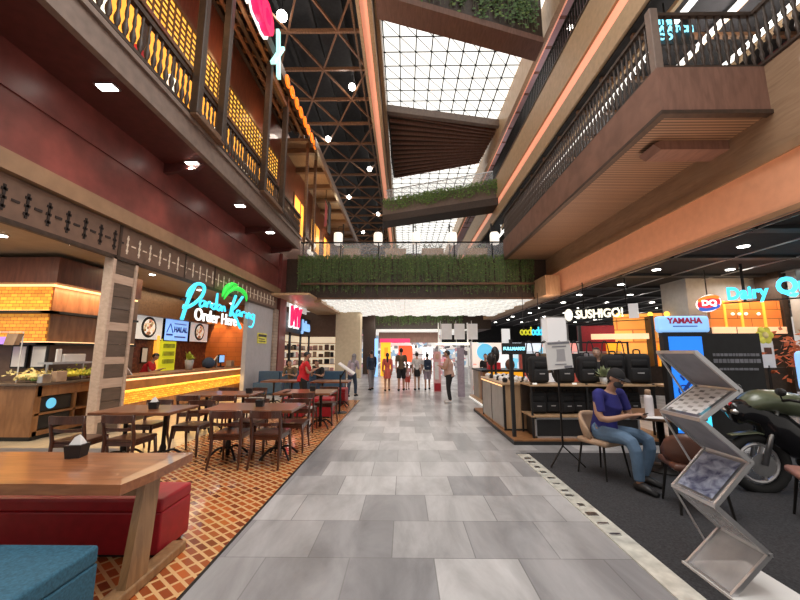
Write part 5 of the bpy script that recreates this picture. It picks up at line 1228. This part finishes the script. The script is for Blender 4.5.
# ------------------------------------------------------------------ people
def remesh(o, vox, smooth=2):
    m = o.modifiers.new('r', 'REMESH'); m.mode = 'VOXEL'; m.voxel_size = vox; m.use_smooth_shade = True
    s_ = o.modifiers.new('s', 'SMOOTH'); s_.iterations = smooth; s_.factor = .5
    return baked(o)
def limb(mb, pts, rad, n=10, k=4):
    pp = smooth_path(pts, k); m = len(pp); rr = []
    for i in range(m):
        t_ = i / (m - 1) * (len(rad) - 1); j = min(int(t_), len(rad) - 2); f = t_ - j
        a = rad[j]; b = rad[j + 1]
        a = a if isinstance(a, tuple) else (a, a); b = b if isinstance(b, tuple) else (b, b)
        rr.append((a[0] * (1 - f) + b[0] * f, a[1] * (1 - f) + b[1] * f))
    mb.tube(pp, rr, n)
def pose_stand(step=0.0, armL=0.0, armR=0.0, bentR=False, bentL=False, lean=0.0):
    J = {}
    l = lean
    J['pelvis'] = (0, 0, .52); J['waist'] = (0, .01 + l * .08, .61); J['chest'] = (0, .01 + l * .2, .73); J['neck'] = (0, .0 + l * .3, .825); J['head'] = (0, .015 + l * .36, .925)
    for s_, n_, ar, bent in ((-1, 'L', armL, bentL), (1, 'R', armR, bentR)):
        J['sh' + n_] = (s_ * .094, l * .28, .80)
        if bent: J['el' + n_] = (s_ * .122, .02 + l * .3, .645); J['wr' + n_] = (s_ * .06, .15 + l * .3, .69)
        else: J['el' + n_] = (s_ * .118, ar * .08 + l * .2, .635); J['wr' + n_] = (s_ * .116, .03 + ar * .18 + l * .2, .495)
        st = step * s_
        J['hip' + n_] = (s_ * .05, 0, .5); J['kn' + n_] = (s_ * .052, .02 + st * .09, .275); J['an' + n_] = (s_ * .052, -.01 + st * .13, .045); J['toe' + n_] = (s_ * .06, .085 + st * .13, .018)
    return J
def hand(mb, wr, d, up, H, side, curl=.5, n=6):
    """palm, four unequal bent fingers and a thumb from the side of the palm"""
    d = Vector(d).normalized(); u = Vector(up); u = (u - d * u.dot(d)).normalized(); x = d.cross(u) * side
    wr = Vector(wr); S = H / 1.7
    pl = .095 * S
    mb.tube([wr, wr + d * pl * .4, wr + d * pl], [(.024 * S, .018 * S), (.04 * S, .017 * S), (.04 * S, .014 * S)], 8)
    for k, (off, ln) in enumerate(((-.03, .07), (-.011, .082), (.009, .076), (.028, .058))):
        b = wr + d * pl * .95 + x * off * S; q = b; pts = [b]
        for j in range(3):
            a = curl * (j + .4) * .7; dd = d * math.cos(a) - u * math.sin(a); q = q + dd * ln * S / 3 * (1.2 - .2 * j); pts.append(q)
        mb.tube(pts, [.0095 * S, .009 * S, .008 * S, .006 * S], n)
    b = wr + d * pl * .3 - x * .03 * S
    mb.tube([b, b + (d * .6 - x * .7 - u * .2) * .035 * S, b + (d * 1.2 - x * .75 - u * .5) * .055 * S], [.012 * S, .0105 * S, .008 * S], n)
def person(label, loc, rz, H, J, top, bottom, hair='short', skin='skin', sleeve='short', shoes='cloth_black', vox=.014, looks=0.0, fem=False, curl=.5, extra=None):
    t = thing('person', label, 'person', loc, rz)
    V = lambda n_: Vector(J[n_]) * H
    S = H
    # body: torso, neck, head, limbs, hands as one surface
    mb = MB()
    limb(mb, [V('pelvis') - Vector((0, 0, .04 * S)), V('pelvis'), V('waist'), V('chest'), V('neck') - Vector((0, 0, .005 * S))], [(.075 * S, .055 * S), (.092 * S, .06 * S), (.076 * S, .05 * S), (.098 * S, .062 * S), (.035 * S, .035 * S)], 14)
    hd = V('head'); nk = V('neck')
    limb(mb, [nk - Vector((0, 0, .03 * S)), nk, hd - Vector((0, .01 * S, .03 * S))], [.034 * S, .031 * S, .031 * S], 10)
    hm = Matrix.Translation(hd) @ Matrix.Rotation(looks, 4, 'X')
    mb.ball((0, 0, .008 * S), (.044 * S, .055 * S, .058 * S), 16, 12, hm); mb.ball((0, .016 * S, -.028 * S), (.034 * S, .038 * S, .04 * S), 12, 8, hm)
    mb.ball((0, .058 * S, -.008 * S), (.008 * S, .012 * S, .014 * S), 8, 6, hm)
    for s_ in (-1, 1): mb.ball((s_ * .045 * S, -.002 * S, -.004 * S), (.006 * S, .012 * S, .017 * S), 8, 6, hm)
    for n_, s_ in (('L', -1), ('R', 1)):
        limb(mb, [V('chest') + Vector((s_ * .05 * S, 0, .05 * S)), V('sh' + n_), V('el' + n_), V('wr' + n_)], [.04 * S, .034 * S, .025 * S, .016 * S], 10)
        limb(mb, [V('hip' + n_) + Vector((0, 0, .03 * S)), V('hip' + n_), V('kn' + n_), V('an' + n_)], [.058 * S, .054 * S, .033 * S, .021 * S], 10)
        mb.tube([V('an' + n_) + Vector((0, -.02 * S, -.015 * S)), V('an' + n_) * .5 + V('toe' + n_) * .5, V('toe' + n_)], [(.022 * S, .022 * S), (.024 * S, .02 * S), (.018 * S, .014 * S)], 8)
        d = V('wr' + n_) - V('el' + n_); hand(mb, V('wr' + n_), d, (s_ * .8, .5, .3) if abs(d.normalized().z) > .5 else (0, 0, 1), H, s_, curl)
    body = mb.build('body', skin, t, True); remesh(body, vox, 1)
    # face
    for s_ in (-1, 1):
        f = MB().ball((s_ * .018 * S, .049 * S, .004 * S), (.007 * S, .005 * S, .0045 * S), 8, 6, hm).build('eye', 'white', t, True)
        MB().ball((s_ * .018 * S, .0535 * S, .004 * S), (.003 * S, .002 * S, .0035 * S), 6, 5, hm).build('pupil', 'black', f)
        MB().add([(s_ * .009 * S, .054 * S, .016 * S), (s_ * .028 * S, .047 * S, .016 * S), (s_ * .027 * S, .047 * S, .02 * S), (s_ * .009 * S, .054 * S, .02 * S)], [(0, 1, 2, 3)], hm).build('eyebrow', 'hair', t)
    MB().ball((0, .0515 * S, -.034 * S), (.014 * S, .004 * S, .004 * S), 8, 5, hm).build('mouth', 'brown_leather', t, True)
    # hair or head covering
    mb = MB()
    if hair in ('short', 'long', 'bun'):
        bm = bmesh.new(); bmesh.ops.create_uvsphere(bm, u_segments=16, v_segments=12, radius=1)
        for v in bm.verts: v.co = Vector((v.co.x * .048 * S, v.co.y * .059 * S - .004 * S, v.co.z * .06 * S + .013 * S))
        bmesh.ops.delete(bm, geom=[v for v in bm.verts if v.co.y > .018 * S and v.co.z < .03 * S or v.co.z < -.035 * S], context='VERTS')
        mb.bm(bm, hm)
        if hair == 'long': limb(mb, [hd + Vector((0, -.035 * S, .02 * S)), hd + Vector((0, -.06 * S, -.06 * S)), hd + Vector((0, -.068 * S, -.15 * S)), hd + Vector((0, -.06 * S, -.24 * S))], [(.045 * S, .03 * S), (.05 * S, .026 * S), (.048 * S, .022 * S), (.025 * S, .012 * S)], 10)
        if hair == 'bun': mb.ball((0, -.06 * S, .03 * S), .025 * S, 8, 6, hm)
        mb.build('hair', 'hair', t, True)
    elif hair == 'hijab':
        bm = bmesh.new(); bmesh.ops.create_uvsphere(bm, u_segments=16, v_segments=12, radius=1)
        for v in bm.verts: v.co = Vector((v.co.x * .054 * S, v.co.y * .064 * S - .004 * S, v.co.z * .066 * S + .008 * S))
        bmesh.ops.delete(bm, geom=[v for v in bm.verts if v.co.y > .035 * S and -.035 * S < v.co.z < .04 * S], context='VERTS')
        mb.bm(bm, hm); limb(mb, [hd - Vector((0, .01 * S, .03 * S)), nk, nk - Vector((0, 0, .08 * S)), nk - Vector((0, -.01 * S, .13 * S))], [(.05 * S, .055 * S), (.055 * S, .055 * S), (.11 * S, .08 * S), (.115 * S, .085 * S)], 14)
        mb.build('headscarf', 'cloth_grey', t, True)
    elif hair == 'cap':
        bm = bmesh.new(); bmesh.ops.create_uvsphere(bm, u_segments=18, v_segments=12, radius=1)
        for v in bm.verts: v.co = Vector((v.co.x * .05 * S, v.co.y * .061 * S - .002 * S, v.co.z * .062 * S + .012 * S))
        bmesh.ops.delete(bm, geom=[v for v in bm.verts if v.co.z < .012 * S], context='VERTS')
        mb.bm(bm, hm); c_ = mb.build('cap', 'cloth_black', t, True)
        MB().prism([(.045 * S * math.cos(a * PI / 10), .03 * S + .075 * S * math.sin(a * PI / 10)) for a in range(11)], .016 * S, .022 * S, hm).build('peak', 'cloth_black', c_)
        MB().ball((0, .03 * S, -.03 * S), (.036 * S, .033 * S, .034 * S), 12, 8, hm).build('face_mask', 'mask', t, True)
        bm = bmesh.new(); bmesh.ops.create_uvsphere(bm, u_segments=14, v_segments=10, radius=1)
        for v in bm.verts: v.co = Vector((v.co.x * .046 * S, v.co.y * .05 * S - .012 * S, v.co.z * .05 * S + .0 * S))
        bmesh.ops.delete(bm, geom=[v for v in bm.verts if v.co.y > .0 * S], context='VERTS')
        MB().bm(bm, hm).build('hair', 'hair', t, True)
    # top
    mb = MB(); e = .008 * S
    low = V('pelvis') if top[1] != 'dress' else V('pelvis')
    limb(mb, [low - Vector((0, 0, .02 * S)), V('pelvis') + Vector((0, 0, .02 * S)), V('waist'), V('chest'), V('neck') - Vector((0, 0, .012 * S))], [(.104 * S, .076 * S), (.103 * S, .072 * S), (.09 * S, .062 * S), (.108 * S, .072 * S), (.042 * S, .042 * S)], 14)
    for n_, s_ in (('L', -1), ('R', 1)):
        a = V('sh' + n_); b = V('el' + n_); c = V('wr' + n_)
        if sleeve == 'short': limb(mb, [V('chest') + Vector((s_ * .05 * S, 0, .05 * S)), a, a.lerp(b, .75)], [.042 * S, .039 * S, .034 * S], 10)
        else: limb(mb, [V('chest') + Vector((s_ * .05 * S, 0, .05 * S)), a, b, b.lerp(c, .92)], [.042 * S, .037 * S, .029 * S, .022 * S], 10)
    if top[1] == 'dress':
        kn = (V('knL') + V('knR')) / 2; limb(mb, [V('pelvis') + Vector((0, 0, .03 * S)), V('pelvis') - Vector((0, 0, .06 * S)), kn + Vector((0, 0, .07 * S))], [(.104 * S, .076 * S), (.12 * S, .09 * S), (.135 * S, .105 * S)], 16)
    sh = mb.build('shirt' if top[1] != 'dress' else 'dress', top[0], t, True); remesh(sh, vox, 2)
    # bottom
    if bottom[1] == 'skirt':
        mb = MB(); kn = (V('knL') + V('knR')) / 2
        limb(mb, [V('pelvis') + Vector((0, 0, .06 * S)), V('pelvis') - Vector((0, 0, .03 * S)), kn + Vector((0, 0, .1 * S))], [(.088 * S, .066 * S), (.112 * S, .084 * S), (.12 * S, .09 * S)], 16)
        mb.build('skirt', bottom[0], t, True)
    elif bottom[1] != 'none':
        mb = MB()
        limb(mb, [V('pelvis') + Vector((0, 0, .04 * S)), V('pelvis'), V('pelvis') - Vector((0, 0, .04 * S))], [(.092 * S, .064 * S), (.1 * S, .07 * S), (.09 * S, .066 * S)], 14)
        for n_ in 'LR':
            h, k, a = V('hip' + n_), V('kn' + n_), V('an' + n_)
            if bottom[1] == 'shorts': limb(mb, [h + Vector((0, 0, .03 * S)), h, h.lerp(k, .5), h.lerp(k, .95)], [.064 * S, .062 * S, .056 * S, .052 * S], 12)
            else: limb(mb, [h + Vector((0, 0, .03 * S)), h, k, k.lerp(a, .93)], [.064 * S, .06 * S, .042 * S, .032 * S], 12)
        remesh(mb.build(bottom[1], bottom[0], t, True), vox, 2)
    for n_ in 'LR':
        an, to = V('an' + n_), V('toe' + n_)
        MB().tube([an + Vector((0, -.03 * S, -.02 * S)), an.lerp(to, .3) + Vector((0, 0, -.004 * S)), to + (to - an).normalized() * .02 * S], [(.026 * S, .024 * S), (.03 * S, .028 * S), (.022 * S, .016 * S)], 10).build('shoe', shoes, t, True)
    return t
# walkers (seen from behind unless noted)
p = person('worker in a red shirt standing between the dining tables', (-2.78, 9.95, 0), R(-60), 1.62, pose_stand(0, 0, 0, True, True, .1), ('cloth_red', 'shirt'), ('cloth_black', 'trousers'), looks=-.4)
person('person in dark shirt and grey trousers walking by the pillar', (-1.4, 15.5, 0), R(20), 1.68, pose_stand(.7, -.6, .6), ('cloth_navy', 'shirt'), ('cloth_grey', 'trousers'), 'short', sleeve='long')
person('woman in a coral dress with long black hair walking away', (-.7, 15.1, 0), R(5), 1.58, pose_stand(.4, .3, -.3), ('cloth_coral', 'dress'), ('cloth_coral', 'none'), 'long', fem=True, sleeve='long')
person('tall man in an olive brown shirt and dark shorts walking away', (-.12, 15.2, 0), R(-3), 1.78, pose_stand(.6, -.4, .5), ('cloth_olive', 'shirt'), ('cloth_black', 'shorts'), 'short')
person('small child in pink walking between the adults', (.15, 15.6, 0), R(4), 1.1, pose_stand(.5, .2, -.3), ('cloth_pink', 'shirt'), ('cloth_coral', 'shorts'), 'short', 'skin_light')
person('woman in a white top and black skirt walking away', (.55, 15.5, 0), R(2), 1.6, pose_stand(.5, .4, -.2), ('cloth_white', 'shirt'), ('cloth_black', 'skirt'), 'bun', 'skin_light', fem=True)
p = person('person with a dark backpack and pale shorts walking away', (1.0, 15.6, 0), R(-4), 1.55, pose_stand(.7, .4, -.4), ('cloth_white', 'shirt'), ('cloth_lilac', 'shorts'), 'short')
b = backpack('dark backpack worn by the walker in pale shorts', (1.0, 15.6 - .24, .85), 0, .85, 'cloth_navy', None)
person('man in a pale pink shirt and black trousers standing in profile by the kiosk', (1.45, 11.65, 0), R(68), 1.66, pose_stand(.15, 0, 0, True, True, .05), ('cloth_tan', 'shirt'), ('cloth_black', 'trousers'), shoes='trainer', looks=-.25)
person('person in a grey headscarf and lilac top stepping past the banquette', (-1.9, 13.2, 0), R(-15), 1.55, pose_stand(.8, -.3, .3, True, False, .25), ('cloth_lilac', 'shirt'), ('denim_dark', 'trousers'), 'hijab', sleeve='long')
person('stall keeper in black with a face turned left behind the backpacks', (4.05, 7.6, .085), R(150), 1.62, pose_stand(0, 0, 0, True, True, .05), ('cloth_black', 'shirt'), ('cloth_black', 'trousers'), 'short', 'skin_light', sleeve='long')
person('shop attendant in black behind the kiosk counter', (3.0, 13.3, 0), R(170), 1.55, pose_stand(), ('cloth_black', 'shirt'), ('cloth_black', 'trousers'), 'long', 'skin_light')
person('cook in a red shirt bending over behind the order counter', (-7.75, 10.6, 0), R(-70), 1.58, pose_stand(0, 0, 0, True, True, .5), ('cloth_red', 'shirt'), ('cloth_black', 'trousers'), 'short', looks=-.6)
def pose_sit(seat, H, lean=.12):
    J = {}; s0 = seat / H
    J['pelvis'] = (0, 0, s0 + .05); J['waist'] = (0, .0 + lean * .3, s0 + .145); J['chest'] = (0, .02 + lean * .7, s0 + .26); J['neck'] = (0, .03 + lean * 1.15, s0 + .35); J['head'] = (0, .065 + lean * 1.5, s0 + .445)
    for s_, n_ in ((-1, 'L'), (1, 'R')):
        J['sh' + n_] = (s_ * .115, .02 + lean, s0 + .325); J['el' + n_] = (s_ * .15, .06 + lean, s0 + .165); J['wr' + n_] = (s_ * .05, .2 + lean, s0 + .2)
        J['hip' + n_] = (s_ * .055, .02, s0 + .04); J['kn' + n_] = (s_ * .085, .26, s0 + .03); J['an' + n_] = (s_ * .08, .25 + .04 * s_, .045); J['toe' + n_] = (s_ * .09, .345 + .04 * s_, .018)
    return J
SM = person('seated man in a blue shirt, black cap and mask looking at his phone', (2.66, 4.95, .006), R(-156), 1.78, pose_sit(.47, 1.78, .04), ('cloth_blue', 'shirt'), ('denim', 'trousers'), 'cap', sleeve='short', shoes='black', vox=.009, looks=-.45, curl=.8)
MB().box(-.07, .0, -.006, .0, 0, .03).build('shirt_badge', 'white', SM, loc=(-.03, .15, .93), rot=(R(-8), 0, 0))
MB().ball((0, 0, 0), (.035, .012, .035), 8, 6).build('shirt_emblem', 'cloth_lilac', SM, loc=(.07, .145, .94))
SMm = Matrix.Translation((2.66, 4.95, .006)) @ Matrix.Rotation(R(-156), 4, 'Z')
ph = SMm @ Vector((0, (.24 + .05) * 1.78, (.47 / 1.78 + .2) * 1.78))
o = tag(MB().rbox(-.036, .036, -.075, .075, -.004, .004, .003).build('phone', 'black_gloss'), 'black phone held by the seated man in blue', 'phone'); o.location = ph; o.rotation_euler = (R(35), 0, R(-156))
for i, (x, y, mt) in enumerate(((-3.2, 13.72, 'cloth_black'), (-4.3, 13.72, 'cloth_olive'))):
    person(['dark haired diner seated on the blue banquette, nearer the walkway', 'diner in brown seated on the blue banquette, nearer the juice shop'][i], (x, y, 0), R(180 if i else 160), 1.62, pose_sit(.46, 1.62, .05), (mt, 'shirt'), ('denim_dark', 'trousers'), 'short', vox=.016)
